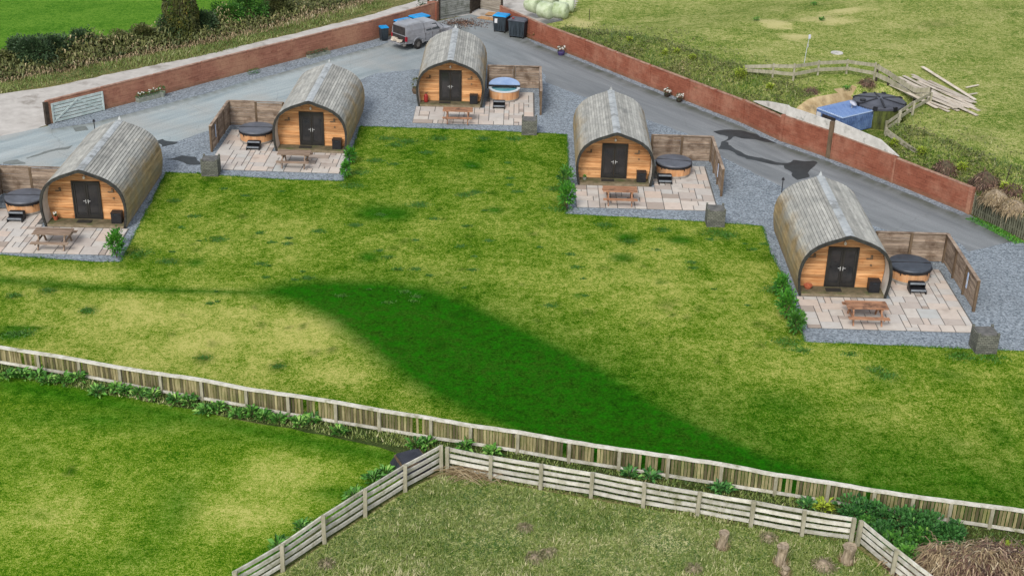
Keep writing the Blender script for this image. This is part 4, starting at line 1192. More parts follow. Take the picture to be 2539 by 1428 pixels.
# ------------------------------------------------------------------ planters along the walls
def trough(p, L, ang, label, h=.3, group='planters along the red walls', fl=0, box=True, lm='leafblue'):
    r = thing('planter', label, 'planter', p, ang, group)
    if box:
        m = MB()
        for s in (-1, 1): m.box((0, s * .17, h / 2), (L, .035, h)); m.box((s * (L / 2 - .02), 0, h / 2), (.035, .31, h))
        m.box((0, 0, h * .4), (L - .06, .3, h * .8)); m.build('trough', 'trough', r)
    m = MB()
    for k in range(int(L / .16)): leafmass(m, (-L / 2 + .1 + k * .16, 0, (h if box else .1) + .06), (.16, .17, .16), 26, .12, .05)
    m.build('leaves', lm, r)
    if fl:
        m = MB()
        for k in range(fl): m.box((random.uniform(-L / 2, L / 2), random.uniform(-.15, .15), h + .2 + random.random() * .1), (.07, .07, .05), rz=random.random())
        m.build('flowers', 'petal', r)
    return r


def pot(p, label, mat, r0=.2, h=.34, fl=10, lm='leafdark', sc=1):
    r = thing('flower_pot', label, 'flower pot', p, 0, 'flower pots by the walls')
    m = MB(); m.lathe([(r0 * .75, 0), (r0 * 1.05, h * .7), (r0, h), (r0 * .85, h - .03), (0, h - .04)], 16); m.build('pot', mat, r)
    m = MB(); leafmass(m, (0, 0, h + .12), (r0 * 1.2, r0 * 1.2, .2), 90, .13, .05); m.build('leaves', lm, r)
    if fl:
        m = MB()
        for k in range(fl): a = random.random() * 6.3; q = random.uniform(.3, 1) * r0 * 1.2; m.box((q * math.cos(a), q * math.sin(a), h + random.uniform(.12, .34)), (.08, .08, .06), rz=a)
        m.build('flowers', 'petal', r)


trough(at(370, 247), 1.75, ga, 'long stone trough of dark leaves below the left wall', fl=12)
pot(at(403, 240), 'grey glazed pot with heart shaped pale leaves beside the long stone trough', 'trough', fl=0, lm='leafblue')
trough(at(629, 184), .8, ga, 'small blue green bush in the gravel by the left wall', box=False)
trough(at(790, 139), 1.9, ga, 'low leafy trough against the left wall near the bins', h=.2, lm='leafdark')
pot(at(1391, 137), 'purple glazed pot of white flowers by the right wall', 'purple', .26, .3, 14)
pot(at(1654, 240), 'pot of white flowers by the right wall, left of a pair', 'darkpost', .2, .22, 14)
pot(at(1684, 253), 'pot of white flowers by the right wall, right of a pair', 'darkpost', .2, .22, 14)


# ------------------------------------------------------------------ bins
def make_bin(name, w, d, h, lidmat, label, p, rz, sticker=False):
    r = thing(name, label, 'bin', p, rz, 'bins by the walls')
    m = MB(); a = .86
    vs = [(x * w / 2 * k, y * d / 2 * k, z) for z, k in ((.12, a), (h, 1)) for x, y in ((-1, -1), (1, -1), (1, 1), (-1, 1))]
    m.add(vs, [(0, 1, 5, 4), (1, 2, 6, 5), (2, 3, 7, 6), (3, 0, 4, 7), (3, 2, 1, 0), (4, 5, 6, 7)], .5)
    for x in [(-.35 + .175 * k) * w for k in range(5)]: m.box((x, -d / 2 * .95, h * .55), (.03, .05, h * .7), rx=-.06)
    b = m.build('body', 'binblack', r)
    m = MB(); m.box((0, 0, h - .03), (w * 1.05, d * 1.05, .06)); m.build('rim', 'binblack', r)
    m = MB(); m.add([(x * w * .53, y * d * .53, z + h) for z in (.0, .0) for x, y in ((-1, -1), (1, -1), (1, 1), (-1, 1))][:4] + [(x * w * .46, y * d * .44, h + .09) for x, y in ((-1, -1), (1, -1), (1, 1), (-1, 1))], [(0, 1, 5, 4), (1, 2, 6, 5), (2, 3, 7, 6), (3, 0, 4, 7), (4, 5, 6, 7), (3, 2, 1, 0)]); m.build('lid', lidmat, r)
    m = MB(); m.tube([(-w * .45, d * .55, h - .02), (w * .45, d * .55, h - .02)], .02); m.build('handle', 'black', r)
    for sx in (-1, 1):
        for sy in (-1, 1) if w > 1 else (1,):
            m = MB(); m.lathe([(.0, -.03), (.09, -.03), (.09, .03), (0, .03)], 12, cap=False); o = m.build('wheel', 'tyre', r); o.rotation_euler = (0, PI / 2, 0); o.location = (sx * w * .38, sy * d * .36, .09)
    if sticker: m = MB(); m.box((-w * .25, -d / 2 * .99 - .01, h * .72), (.22, .01, .34), rx=-.06); m.build('sticker', 'paper', r)
    return r


make_bin('wheelie_bin', .58, .6, .98, 'bluelid', 'small wheelie bin with blue lid left of the pickup', at(952, 101), .4)
make_bin('wheeled_bin', 1.25, .9, 1.28, 'bluelid', 'large bin with blue lid directly behind the pickup canopy', at(1003, 94), ga * .9)
make_bin('wheeled_bin', 1.3, .95, 1.3, 'bluelid', 'large bin with blue lid behind the pickup cab, near the end pier', at(1040, 83.5), ga * .9)
make_bin('wheeled_bin', 1.05, .95, 1.22, 'bluelid', 'dark bin with bright blue lid and white sticker by the right wall', at(1243, 78), -.35, True)
rb = make_bin('wheeled_bin', 1.3, 1.0, 1.3, 'tankblack', 'large black bin with dark lid beside the right wall', at(1285, 92), -.35)
p = rb.location; m = MB(); m.box((-.35, -.2, 1.43), (.16, .12, .08)); o = m.build('red_tag', 'redpaint', rb)


# ------------------------------------------------------------------ pickup
def make_pickup():
    r = thing('pickup_truck', 'dusty grey pickup with canopy and open tailgate parked by the left wall', 'pickup', (0, 0, 0), 0)
    # x forward, origin at rear axle on the ground
    W_ = .92
    def loft(secs, mat, name, parent=r, smooth=False):
        m = MB(); n = len(secs[0]); vs = [p for s in secs for p in s]
        fs = [(i * n + k, i * n + (k + 1) % n, (i + 1) * n + (k + 1) % n, (i + 1) * n + k) for i in range(len(secs) - 1) for k in range(n)]
        fs += [tuple(range(n))[::-1], tuple(range((len(secs) - 1) * n, len(secs) * n))]
        m.add(vs, fs, .5); return m.build(name, mat, parent, smooth)
    def sec(x, zb, zt, wb, wm, wt): return [(x, -wb, zb), (x, -wm, (zb + zt) / 2), (x, -wt, zt), (x, wt, zt), (x, wm, (zb + zt) / 2), (x, wb, zb)]
    loft([sec(-1.12, .52, 1.06, .84, .9, .88), sec(-.5, .48, 1.08, .88, .93, .9), sec(.9, .42, 1.08, .88, .93, .9), sec(2.1, .42, 1.1, .88, .93, .9), sec(2.6, .45, 1.12, .88, .93, .88), sec(3.4, .48, 1.08, .87, .92, .82), sec(3.78, .5, .98, .8, .85, .76), sec(3.86, .55, .85, .76, .8, .74)], 'carpaint', 'body')
    cab = loft([sec(.72, 1.06, 1.74, .88, .84, .70), sec(1.0, 1.06, 1.78, .88, .85, .70), sec(1.9, 1.06, 1.76, .88, .84, .68), sec(2.1, 1.08, 1.66, .86, .82, .66), sec(2.72, 1.10, 1.16, .84, .83, .80)], 'carpaint', 'cab')
    can = loft([sec(-1.1, 1.06, 1.72, .86, .84, .70), sec(-.9, 1.06, 1.8, .88, .85, .72), sec(.62, 1.06, 1.82, .88, .85, .72), sec(.68, 1.06, 1.78, .88, .84, .7)], 'carpaint', 'canopy')
    m = MB(); m.box((-1.105, 0, 1.38), (.03, 1.46, .56), ry=.0); m.build('rear_opening', 'cardark', can)
    m = MB(); m.box((-1.125, 0, .82), (.03, 1.5, .42)); m.build('load_bay', 'cardark', r)
    m = MB(); m.box((-1.38, 0, .56), (.5, 1.42, .06)); m.build('tailgate', 'carpaint', r)
    m = MB(); m.box((-1.22, 0, .46), (.16, 1.72, .16)); m.box((3.86, 0, .55), (.14, 1.7, .22)); m.build('bumper', 'rim', r)
    for s in (-1, 1):
        m = MB(); m.box((-1.13, s * .83, .88), (.05, .13, .34)); m.box((-1.08, s * .905, .88), (.1, .03, .34)); m.build('tail_light', 'red', r)
        m = MB(); m.box((3.8, s * .7, .82), (.14, .26, .16)); m.build('headlight', 'lamp', r)
        m = MB()
        for x0, x1 in ((.86, 1.38), (1.44, 2.18)):
            z0, z1 = 1.2, 1.62; y0, y1 = .885, .745
            xa = x1 - (0 if x1 < 1.5 else .28)
            m.add([(x0, s * y0, z0), (x1, s * y0, z0), (xa, s * y1, z1), (x0 + .06, s * y1, z1)], [(0, 1, 2, 3)])
            m.add([(x0, s * (y0 + .006), z0), (x1, s * (y0 + .006), z0), (xa, s * (y1 + .012), z1), (x0 + .06, s * (y1 + .012), z1)], [(0, 1, 2, 3)])
        m.build('side_window', 'carglass', cab)
        for x in (1.0, 1.95): m = MB(); m.box((x, s * .94, 1.02), (.18, .03, .035)); m.build('door_handle', 'steel', r)
        m = MB(); m.box((2.28, s * 1.0, 1.2), (.14, .2, .17)); m.build('mirror', 'carpaint', cab)
        for x in (.75, 1.42, 2.2): m = MB(); m.box((x, s * .926, .82), (.015, .02, .52)); m.build('door_seam', 'cardark', r)
        m = MB(); m.tube([(-.75, s * .68, 1.86), (.5, s * .68, 1.88)], .02); m.build('roof_rail', 'steel', can)
        for ax in (0, 3.1):
            m = MB(); m.tube([(ax + .47 * math.cos(a), s * .93, .4 + .47 * math.sin(a)) for a in [PI * k / 12 for k in range(13)]], .05, 6); m.build('wheel_arch', 'carpaint', r)
            m = MB(); m.lathe([(.2, -.12), (.33, -.12), (.37, -.09), (.38, 0), (.37, .09), (.33, .12), (.2, .12)], 28, cap=False); w = m.build('wheel', 'tyre', r, True)
            w.location = (ax, s * .86, .38); w.rotation_euler = (PI / 2, 0, 0)
            m = MB(); m.lathe([(.0, s * -.09), (.06, s * -.09), (.21, s * -.07), (.21, .0)], 20, cap=False)
            for k in range(6): a = k * PI / 3; m.bar((0, 0, s * -.1), (.2 * math.cos(a), .2 * math.sin(a), s * -.1), .05, .03)
            m.build('rim', 'rim', w)
    m = MB(); m.add([(2.14, -.62, 1.62), (2.14, .62, 1.62), (2.72, .76, 1.19), (2.72, -.76, 1.19)], [(0, 1, 2, 3)]); m.add([(2.16, -.62, 1.64), (2.16, .62, 1.64), (2.74, .76, 1.21), (2.74, -.76, 1.21)], [(0, 1, 2, 3)]); m.build('windscreen', 'carglass', cab)
    m = MB(); random.seed(3)
    for k in range(16): m.box((-1.3 + random.uniform(-.18, .1), random.uniform(-.6, .6), .66 + random.random() * .1), (random.uniform(.1, .3), random.uniform(.1, .3), .1), rz=random.random() * 3)
    o = m.build('load_rubbish', 'plank')
    return r, o


pk_, load = make_pickup(); wp = at(1036.5, 122.5); hd = math.radians(43)
tag(load, 'loose boards and sacks lying on the lowered tailgate of the pickup', 'rubbish', None, 'stuff'); load.name = 'rubble_load'
orig = wp + Vector((-math.sin(hd), math.cos(hd), 0)) * .86
place(pk_, orig, hd); pk_.scale = (.93, .95, 1); place(load, orig, hd); load.scale = (.93, .95, 1)

# ------------------------------------------------------------------ back corner: gates, shed, boards, bales
def panelwall(name, label, cat, a, b, h, mat, nb, horiz=True):
    r = thing(name, label, cat, a, math.atan2((b - a).y, (b - a).x)); L = (b - a).length; m = MB()
    if horiz:
        for k in range(nb): m.box((L / 2, (k % 2) * .012, h * (k + .5) / nb + .05), (L - .1, .04, h / nb - .015))
    else:
        for k in range(nb): m.box((L * (k + .5) / nb, (k % 2) * .02, h / 2 + .05), (L / nb, .03, h - .05))
    m.build('boards' if cat != 'gate' else 'sheet', mat, r)
    for x in (0, L): m = MB(); m.box((x, 0, h / 2 + .05), (.14, .12, h + .1)); m.build('post', 'darkpost', r)
    for z in (.3, h - .3): m = MB(); m.box((L / 2, -.05, z), (L - .14, .05, .08)); m.build('rail', mat, r)
    return r


panelwall('metal_gate', 'grey corrugated metal gate at the top behind the end pier', 'gate', at(1089, 50), at(1166, 34), 1.9, 'metalgate', 22)
panelwall('shed_wall', 'dark timber door leaf beside the corrugated gate', 'shed', at(1168, 33), at(1190, 22), 1.9, 'darkpost', 5)
panelwall('board_fence', 'pale board fence behind the raw plywood sheets at the top', 'fence', at(1190, 22), at(1244, 33), 1.9, 'shed', 10)
for k, (q, s_, rz) in enumerate([((1215, 48), (1.9, .7), -.45), ((1225, 38), (1.2, .9), -.3)]):
    p = at(*q); m = MB(); m.box((0, 0, .03 + k * .05), (s_[0], s_[1], .04)); o = m.build('plywood_sheet', 'shedorange'); place(o, p, rz); tag(o, ['long raw plywood sheet lying by the bin with the white sticker', 'square raw plywood sheet against the pale board fence'][k], 'plywood')
p = at(1145, 58); m = MB(); random.seed(9)
for k in range(900): a = random.random() * 6.3; q = abs(random.gauss(0, .5)); m.leaf((q * math.cos(a) * 2.4, q * math.sin(a) * 1.6, .02 + random.random() * .04), (random.gauss(0, 1), random.gauss(0, 1), .1), .14, .07)
o = m.build('fallen_leaves', 'brown'); place(o, p, 0); tag(o, 'brown fallen leaves drifted before the metal gate', 'leaves', None, 'stuff')
r = thing('hedge_bush', 'dark evergreen bush hanging over the wall end above the pier', 'bush', at(1062, 30), 0); m = MB(); leafmass(m, (0, 0, 1.2), (1.0, .7, 1.2), 900, .18, .1); m.build('leaves', 'leafdark', r); m = MB(); m.tube([(0, 0, 0), (0, 0, 1.6)], .08); m.build('trunk', 'bark', r)


def make_bale():
    r = thing('silage_bale', '', 'bale', group='wrapped bales behind the right wall'); m = MB(); random.seed(4)
    prof = [(0, -.6), (.42, -.6), (.57, -.54), (.63, -.42), (.64, 0), (.63, .42), (.57, .54), (.42, .6), (0, .6)]
    m.lathe(prof, 28, cap=False); m.v = [(x * (1 + .03 * mnoise.noise(Vector((x * 3, y * 3, z * 3)))), y * (1 + .03 * mnoise.noise(Vector((x * 3, y * 3, z * 3 + 9)))), z) for x, y, z in m.v]
    o = m.build('wrap', 'bale', r, True); o.rotation_euler = (PI / 2, 0, 0); o.location = (0, 0, .62)
    m = MB(); m.lathe([(.0, -.66), (.09, -.65), (.14, -.6), (0, -.58)], 10, cap=False); o = m.build('wrap_twist', 'bale', r); o.rotation_euler = (PI / 2, 0, 0); o.location = (0, .0, .62)
    return r


bl = make_bale(); random.seed(11)
bals = [((1388, 46), 1.2, 'silage bale nearest the red wall, front right of the heap'), ((1353, 46), .9, 'silage bale at the front left of the heap behind the red wall'), ((1404, 30), 1.5, 'silage bale at the right end of the heap'), ((1322, 31), .7, 'silage bale at the left end of the heap'), ((1362, 18), 1.0, 'silage bale at the back of the heap')]
for k, (q, rz, lb) in enumerate(bals):
    p = atT(*q); o = bl if k == 0 else copy_tree(bl); place(o, p, rz, 'pale green wrapped ' + lb)

# ------------------------------------------------------------------ container, tank and things in the raised field
def cont():
    pf, pl, pb, pr_ = at(2089, 292.3, 2.0), at(2018, 269.4, 2.0), at(2097, 248, 2.0), at(2172.7, 272.6, 2.0)
    d1 = (pr_ - pf); d2 = (pl - pf); L, W_ = d1.length, d2.length; a = math.atan2(d1.y, d1.x); H = 1.12
    r = thing('container', 'small ribbed blue container sunk in the cutting behind the concrete panels', 'container', (pf.x, pf.y, .86), a)
    perp = Vector((-math.sin(a), math.cos(a), 0)); W_ = abs(d2.dot(perp))
    m = MB(); m.box((L / 2, W_ / 2, H / 2), (L - .06, W_ - .06, H - .06), tint=.5); n = 18
    for k in range(n): m.box((L * (k + .5) / n, 0.02, H / 2), (L / n * .5, .06, H - .12)); m.box((L * (k + .5) / n, W_ - .02, H / 2), (L / n * .5, .06, H - .12))
    m.build('ribbed_walls', 'contblue', r)
    m = MB(); m.box((L / 2, W_ / 2, H - .01), (L, W_, .05))
    m.build('roof', 'controof', r); m = MB()
    for k in range(13): m.box((L / 2, W_ * (k + .5) / 13, H + .03), (L - .1, W_ / 13 * .35, .05))
    m.build('roof_ribs', 'controof2', r)
    m = MB(); m.box((0.0, W_ * .5, H / 2 - .05), (.05, W_ * .5, H * .75)); m.build('doorway', 'cardark', r)
    m = MB(); m.box((-.02, W_ * .88, H * .55), (.04, W_ * .16, H * .6)); m.build('white_door_panel', 'paper', r)
    dp = at(2112, 268, 2.02); s = thing('dish_aerial', 'small white dish on the roof of the blue container', 'dish', (dp.x, dp.y, 2.0), .4)
    m = MB(); m.tube([(0, 0, 0), (0, 0, .22)], .03); m.build('mast', 'steel', s); m = MB(); m.lathe([(0, 0), (.1, .02), (.24, .11), (.25, .12), (.1, .04), (0, .02)], 18, cap=False); o = m.build('dish', 'whiteplastic', s, True); o.location = (0, 0, .25); o.rotation_euler = (.5, .2, 0)
    tl, tr = at(2116, 246, 2.15), at(2244, 250, 2.15); c = (tl + tr) / 2; R_ = (tr - tl).length / 2; c = at(2181, 251, 2.15)
    r = thing('water_tank', 'round black ribbed tank with algae stained side next to the blue container', 'tank', (c.x, c.y, .86), .3); H = 1.28
    m = MB(); m.lathe([(R_ * .97, 0), (R_ * .985, .4), (R_ * .97, .8), (R_ * .985, H)], 48, cap=True); m.build('side', 'tankside', r, False)
    m = MB(); m.lathe([(R_, H - .12), (R_ * 1.01, H), (R_ * .97, H + .05), (R_ * .5, H + .14), (.25, H + .2), (0, H + .2)], 48, cap=False); t_ = m.build('lid', 'tankblack', r)
    for k in range(6): a = k * PI / 3 + .2; m = MB(); m.bar((.2 * math.cos(a), .2 * math.sin(a), H + .21), (R_ * .97 * math.cos(a), R_ * .97 * math.sin(a), H + .07), .11, .05); m.build('rib', 'tankrib', t_)
    for k in range(8): a = k * PI / 4 + .1; m = MB(); m.box((R_ * .99 * math.cos(a), R_ * .99 * math.sin(a), H - .02), (.1, .26, .26), rz=a); m.build('lug', 'tankrib', r)
    m = MB(); m.lathe([(.18, H + .1), (.18, H + .2), (0, H + .2)], 14, (-.7 * R_, .1, -.02)); m.build('inlet_cap', 'tankrib', t_)


cont()


def rail_fence(name, label, pts, hs, nrail, rmat, pmat, rh=.11, rw=.045, pw=.11, extra=None, side=-1, sag=.01, top=None):
    r = thing(name, label, 'fence', (0, 0, 0))
    for p, h in zip(pts, hs):
        m = MB(); m.box((p.x, p.y, p.z + h / 2), (pw, pw, h + .04), rz=random.uniform(-.1, .1), ry=random.uniform(-.02, .02)); m.build('post', pmat, r)
    for i in range(len(pts) - 1):
        a, b = pts[i], pts[i + 1]; d = (b - a); d.z = 0; d.normalize(); n_ = Vector((-d.y, d.x, 0)) * side * (pw / 2 + rw / 2)
        for k in range(nrail):
            f = (k + .62) / nrail if nrail > 2 else (.42, .88)[k]
            m = MB(); za, zb = a.z + hs[i] * f + random.uniform(-sag, sag), b.z + hs[i + 1] * f + random.uniform(-sag, sag)
            mid = Vector(((a.x + b.x) / 2, (a.y + b.y) / 2, (za + zb) / 2 - sag)); A = Vector((a.x, a.y, za)) + n_; B = Vector((b.x, b.y, zb)) + n_; mid += n_
            m.bar(A - d * .02, mid, rw, rh); tt = m.t[-1]; m.bar(mid, B + d * .02, rw, rh, tt); m.build('rail', rmat, r)
    return r


random.seed(21)
fpts = [atT(*q) for q in [(1848, 182), (1915, 193), (1966, 201), (2027, 187), (2098, 184), (2166, 200)]]
rail_fence('rail_fence', 'mossy two rail fence along the back of the cutting, facing the camera', fpts, [.5, .9, 1.1, .95, .95, 1.15], 2, 'gpost', 'gpost', .22, .04)
fp2 = [atT(*q) for q in [(2172, 202), (2201, 214), (2266, 252), (2303, 246)]]
rail_fence('rail_fence', 'leaning mossy fence with grey sheet between the black tank and the planks', fp2, [1.1, .9, .8, .7], 2, 'gpost', 'darkpost', .3, .03)
fp3 = [atT(*q) for q in [(2306, 258), (2262, 285), (2228, 308), (2194, 333)]]
rail_fence('rail_fence', 'broken mossy fence running down from the planks to the wall', fp3, [.7, .8, .8, .8], 2, 'gpost', 'gpost', .2, .04)
fp4 = [atT(*q) for q in [(2196, 336), (2230, 356), (2272, 378)]]
rail_fence('rail_fence', 'short low mossy rail ending above the concrete panel', fp4, [.45, .3, .15], 2, 'gpost', 'gpost', .16, .04)
# plank fan
random.seed(31)
pl = [((2262, 186), (2405, 262)), ((2228, 196), (2422, 290)), ((2240, 192), (2388, 268)), ((2225, 205), (2400, 282)), ((2215, 214), (2372, 276)), ((2232, 212), (2404, 270)), ((2248, 208), (2418, 272)), ((2206, 226), (2352, 280)), ((2262, 196), (2418, 262)),
      ((2222, 222), (2366, 275)), ((2280, 218), (2428, 276)), ((2200, 238), (2330, 274)), ((2318, 228), (2410, 262)), ((2296, 256), (2352, 277)), ((2286, 172), (2416, 255)), ((2240, 232), (2376, 278)), ((2288, 238), (2390, 268)), ((2302, 205), (2400, 250)), ((2250, 246), (2320, 272)), ((2214, 204), (2350, 262)), ((2276, 206), (2414, 268))]
loose = [((2395, 222), (2426, 215)), ((2400, 240), (2422, 236))]
for k, (a, b) in enumerate(pl + loose):
    A, B = atT(*a), atT(*b); d = B - A; m = MB(); L = d.length
    m.box((0, 0, 0), (L, .22 if k < len(pl) else .12, .035), tint=None); o = m.build('plank', 'plank'); c = (A + B) / 2
    o.location = (c.x, c.y, terr(c.x, c.y) + .09 + .022 * (k % 5)); o.rotation_euler = (random.uniform(-.03, .03), 0, math.atan2(d.y, d.x))
    tag(o, 'pale weathered plank in the fan of boards lying on the grass right of the tank' if k < len(pl) else ['upper', 'lower'][k - len(pl)] + ' loose plank lying apart, right of the fan of boards', 'plank', 'planks laid on the dry field')
p = atT(2075, 133); m = MB(); m.lathe([(0, 0), (.42, 0), (.4, .05), (0, .07)], 24, cap=False); o = m.build('manhole_cover', 'concrete'); place(o, p + Vector((0, 0, .02)), 0); tag(o, 'round grey manhole cover in the dry field', 'manhole cover')
p = atT(1994, 157); r = thing('white_pole', 'thin white pole with small box, standing in the field behind the rail fence', 'pole', p, 0)
m = MB(); m.tube([(0, 0, 0), (.06, 0, 1.0), (.14, 0, 1.75)], [.02, .018, .015], 6); m.build('mast', 'whiteplastic', r); m = MB(); m.box((.15, 0, 1.78), (.14, .06, .26)); m.build('panel', 'whiteplastic', r); m = MB(); m.box((.1, 0, 1.15), (.09, .06, .18)); m.build('box', 'steel', r)
for k, (q, h, lb) in enumerate([((1461, 50), .8, 'thin dark stake beside the wrapped bales'), ((2495, 449), .9, 'thin dark leaning stake in the field above the picket fence')]):
    p = atT(*q); r = thing('stake', lb, 'stake', p, 0); m = MB(); m.tube([(0, 0, 0), (.05 * k * 2, 0, h)], .025, 6); m.build('shaft', 'darkpost', r)
    m = MB(); m.tube([(.05 * k * 2 - .05, 0, h), (.05 * k * 2 + .05, 0, h)], .014, 5); m.build('clip', 'black', r)

# bank vegetation behind the right wall (uncountable) and named plants on it
random.seed(51)
m = MB(); m2 = MB()
for k in range(20000):
    s = random.uniform(_ws[2] - 1, S_END + 9); d = random.uniform(.05, 3.4) if random.random() < .85 else random.uniform(.05, 6)
    p = W0 + TT * s + NN * (wd(s) + d)
    q = float(poly_sd([(p.x, p.y)], PITN)[0])
    if q > .1 or (-1.0 < q and p.x < 21.4 and d > 1.5): continue
    z = terr(p.x, p.y); nz = mnoise.noise(Vector((p.x * .5, p.y * .5, 0)))
    if random.random() < .35 + nz * .8: m.leaf((p.x, p.y, z + random.uniform(0, .22 + .2 * max(0, nz))), (random.gauss(0, 1), random.gauss(0, 1), .7), random.uniform(.12, .3), .1, min(1, max(0, .4 + nz * .5 + random.gauss(0, .2))))
    else: m2.blade((p.x, p.y, z), random.uniform(.1, .34), .04, random.uniform(.05, .25), min(1, max(0, .45 + nz * .4 + random.gauss(0, .2))))
o = m.build('bank_scrub', 'leafolive'); tag(o, 'low olive scrub covering the bank behind the red wall', 'scrub', None, 'stuff')
o = m2.build('bank_grass', 'blade'); tag(o, 'tufted grass growing on the bank behind the red wall', 'grass', None, 'stuff')


def plant(px, label, mat='leafyellow', R_=.3, h=.3, n=60, L=.2, T=True, name='leafy_plant', group=None, straw=False, cat='plant', w=.06):
    p = atT(*px) if T else at(*px)
    r = thing(name, label, cat, p, random.random() * 6, group); m = MB()
    for k in range(n):
        a = random.random() * 6.3; q = random.uniform(0, R_ * .6); rise = random.uniform(.25, 1.6)
        m.leaf((q * math.cos(a), q * math.sin(a), random.uniform(0, h)), (math.cos(a), math.sin(a), rise), L * random.uniform(.6, 1.3), w * random.uniform(.7, 1.2), None, .25)
    m.build('leaves', mat, r); m = MB()
    for k in range(4): a = k * 1.6; m.tube([(0, 0, 0), (.3 * R_ * math.cos(a), .3 * R_ * math.sin(a), h)], .008, 4)
    m.build('stems', 'bark' if mat != 'straw' else 'stump', r); return r


for q, R_, lb in [((1561, 103), .25, 'small yellow green plant high on the bank, left end'), ((1648, 136), .3, 'yellow green plant on the bank above the flower pots, left of a pair'), ((1677, 133), .28, 'yellow green plant on the bank, right of a pair'), ((1718, 150), .34, 'round yellow green plant on the bank edge'),
                  ((1836, 194), .6, 'biggest bright yellow green plant at the left foot of the rail fence'), ((1909, 222), .3, 'yellow green plant below the left posts of the rail fence'), ((2284, 384), .4, 'yellow green plant right of the low mossy rail'), ((2217, 362), .35, 'pale green plant beneath the low mossy rail'),
                  ((2385, 424), .4, 'yellow green plant behind the last red panel'), ((2490, 470), .3, 'yellow green plant left of a pair above the picket fence'), ((2506, 482), .4, 'yellow green plant right of a pair above the picket fence')]:
    plant(q, lb, R_=R_, n=int(120 * R_ / .3), h=R_, group='yellow green plants on the bank')
for q, s_, lb in [((1875, 52), .4, 'dark green thistle clump by the pale bare soil, left'), ((2017, 14), .35, 'dark green clump above the bare soil near the top edge'), ((2037, 52), .3, 'dark green clump in the middle of the bare soil'), ((2100, 215 + 10), .5, 'dark green clump behind the tank at the corner post')]:
    plant(q, lb, 'leafmid', s_, .2, 90, .18, group='green clumps in the dry field')
# dead brush mounds on the bank
def mound(px, R_, h, n, mat, label, T=True, name='dead_brush', L=.4, cat='brush', sx=1.0, z0=0):
    p = atT(*px) if T else at(*px); r = thing(name, label, cat, p, 0, None); m = MB()
    for k in range(n):
        a = random.random() * 6.3; q = math.sqrt(random.random()); x, y = q * R_ * sx * math.cos(a), q * R_ * math.sin(a)
        z = h * (1 - q ** 2) * (.75 + .5 * mnoise.noise(Vector((x * 2.5, y * 2.5, R_)))) * random.uniform(.55, 1)
        d = Vector((math.cos(a) + random.gauss(0, .5), math.sin(a) + random.gauss(0, .5), random.gauss(.2, .5))).normalized(); l_ = L * random.uniform(.5, 1.3)
        t_ = min(1, max(0, .45 + .5 * mnoise.noise(Vector((x * 2, y * 2, 5))) + random.gauss(0, .22)))
        m.leaf((x, y, max(.02, z)), d, l_, random.uniform(.02, .05), t_, .5)
    m.build('dead_stems', mat, r); m = MB()
    pr = [(R_ * .9, 0), (R_ * .75, h * .35), (R_ * .45, h * .62), (R_ * .15, h * .74), (0, h * .76)]; m.lathe(pr, 18, cap=False)
    m.v = [(x * sx * (1 + .2 * mnoise.noise(Vector((x * 2, y * 2, z)))), y * (1 + .2 * mnoise.noise(Vector((x * 2, y * 2, z + 4)))), z * (1 + .3 * mnoise.noise(Vector((x * 2, y * 2, 7))))) for x, y, z in m.v]
    m.build('core', 'bark' if mat not in ('straw', 'tussock') else 'stump', r); return r


mound((2345, 428), .6, .8, 500, 'brown', 'brown dead bush growing over the top of the last red panel')
mound((2444, 462), .8, 1.0, 800, 'brown', 'tall dark brown dead bush just past the end of the red wall')
mound((2472, 500), .8, .8, 900, 'straw', 'rounded mound of pale dead grass behind the left of the picket fence')
mound((2520, 520), .9, .6, 900, 'straw', 'wide mound of pale dead grass behind the picket fence at the frame edge')
mound((2512, 480), .5, .6, 400, 'brown', 'small dark brown dead bush behind the pair of yellow plants')
mound((2010, 230), .4, .3, 200, 'brown', 'dark heap of dead stems above the sandy cutting')
mound((2148, 222), .4, .4, 260, 'brown', 'greyish dead bush behind the left of the tank')

# ------------------------------------------------------------------ hedge and tree along the lane (top left)
random.seed(61)
hb = [((95, 168), 1.5, 2.3, 'leafdark', 'big dark evergreen bush at the left of the hedge'), ((60, 160), 1.1, 1.9, 'leafdark', 'dark evergreen bush left of the biggest one'), ((140, 150), 1.2, 2.0, 'leafdark', 'dark evergreen bush right of the biggest one'), ((212, 134), .95, 1.75, 'leafdark', 'square dark evergreen bush standing alone in the hedge'),
      ((10, 175), 1.2, 1.3, 'leafolive', 'olive bush at the left frame edge'), ((300, 118), 1.1, 1.1, 'leafolive', 'low olive bush left of the ivy tree'), ((365, 108), 1.1, 1.35, 'leafolive', 'yellowish olive bush at the left foot of the ivy tree'), ((430, 100), 1.3, 2.0, 'leafdark', 'dark bush at the foot of the ivy tree'), ((500, 86), 1.3, 1.9, 'leafdark', 'dark bush right of the ivy tree'),
      ((560, 68), 1.3, 2.0, 'leafmid', 'mid green bush in the hedge right of the tree'), ((620, 56), 1.4, 2.4, 'leafmid', 'tall mid green bush touching the top of the photo'), ((690, 40), 1.3, 1.7, 'leafolive', 'brownish bush in the hedge before the straw tussocks'), ((255, 128), .9, .95, 'leafolive', 'low dead bush between square bush and ivy tree'), ((178, 146), .8, 1.0, 'leafolive', 'low olive bush left of the square one')]
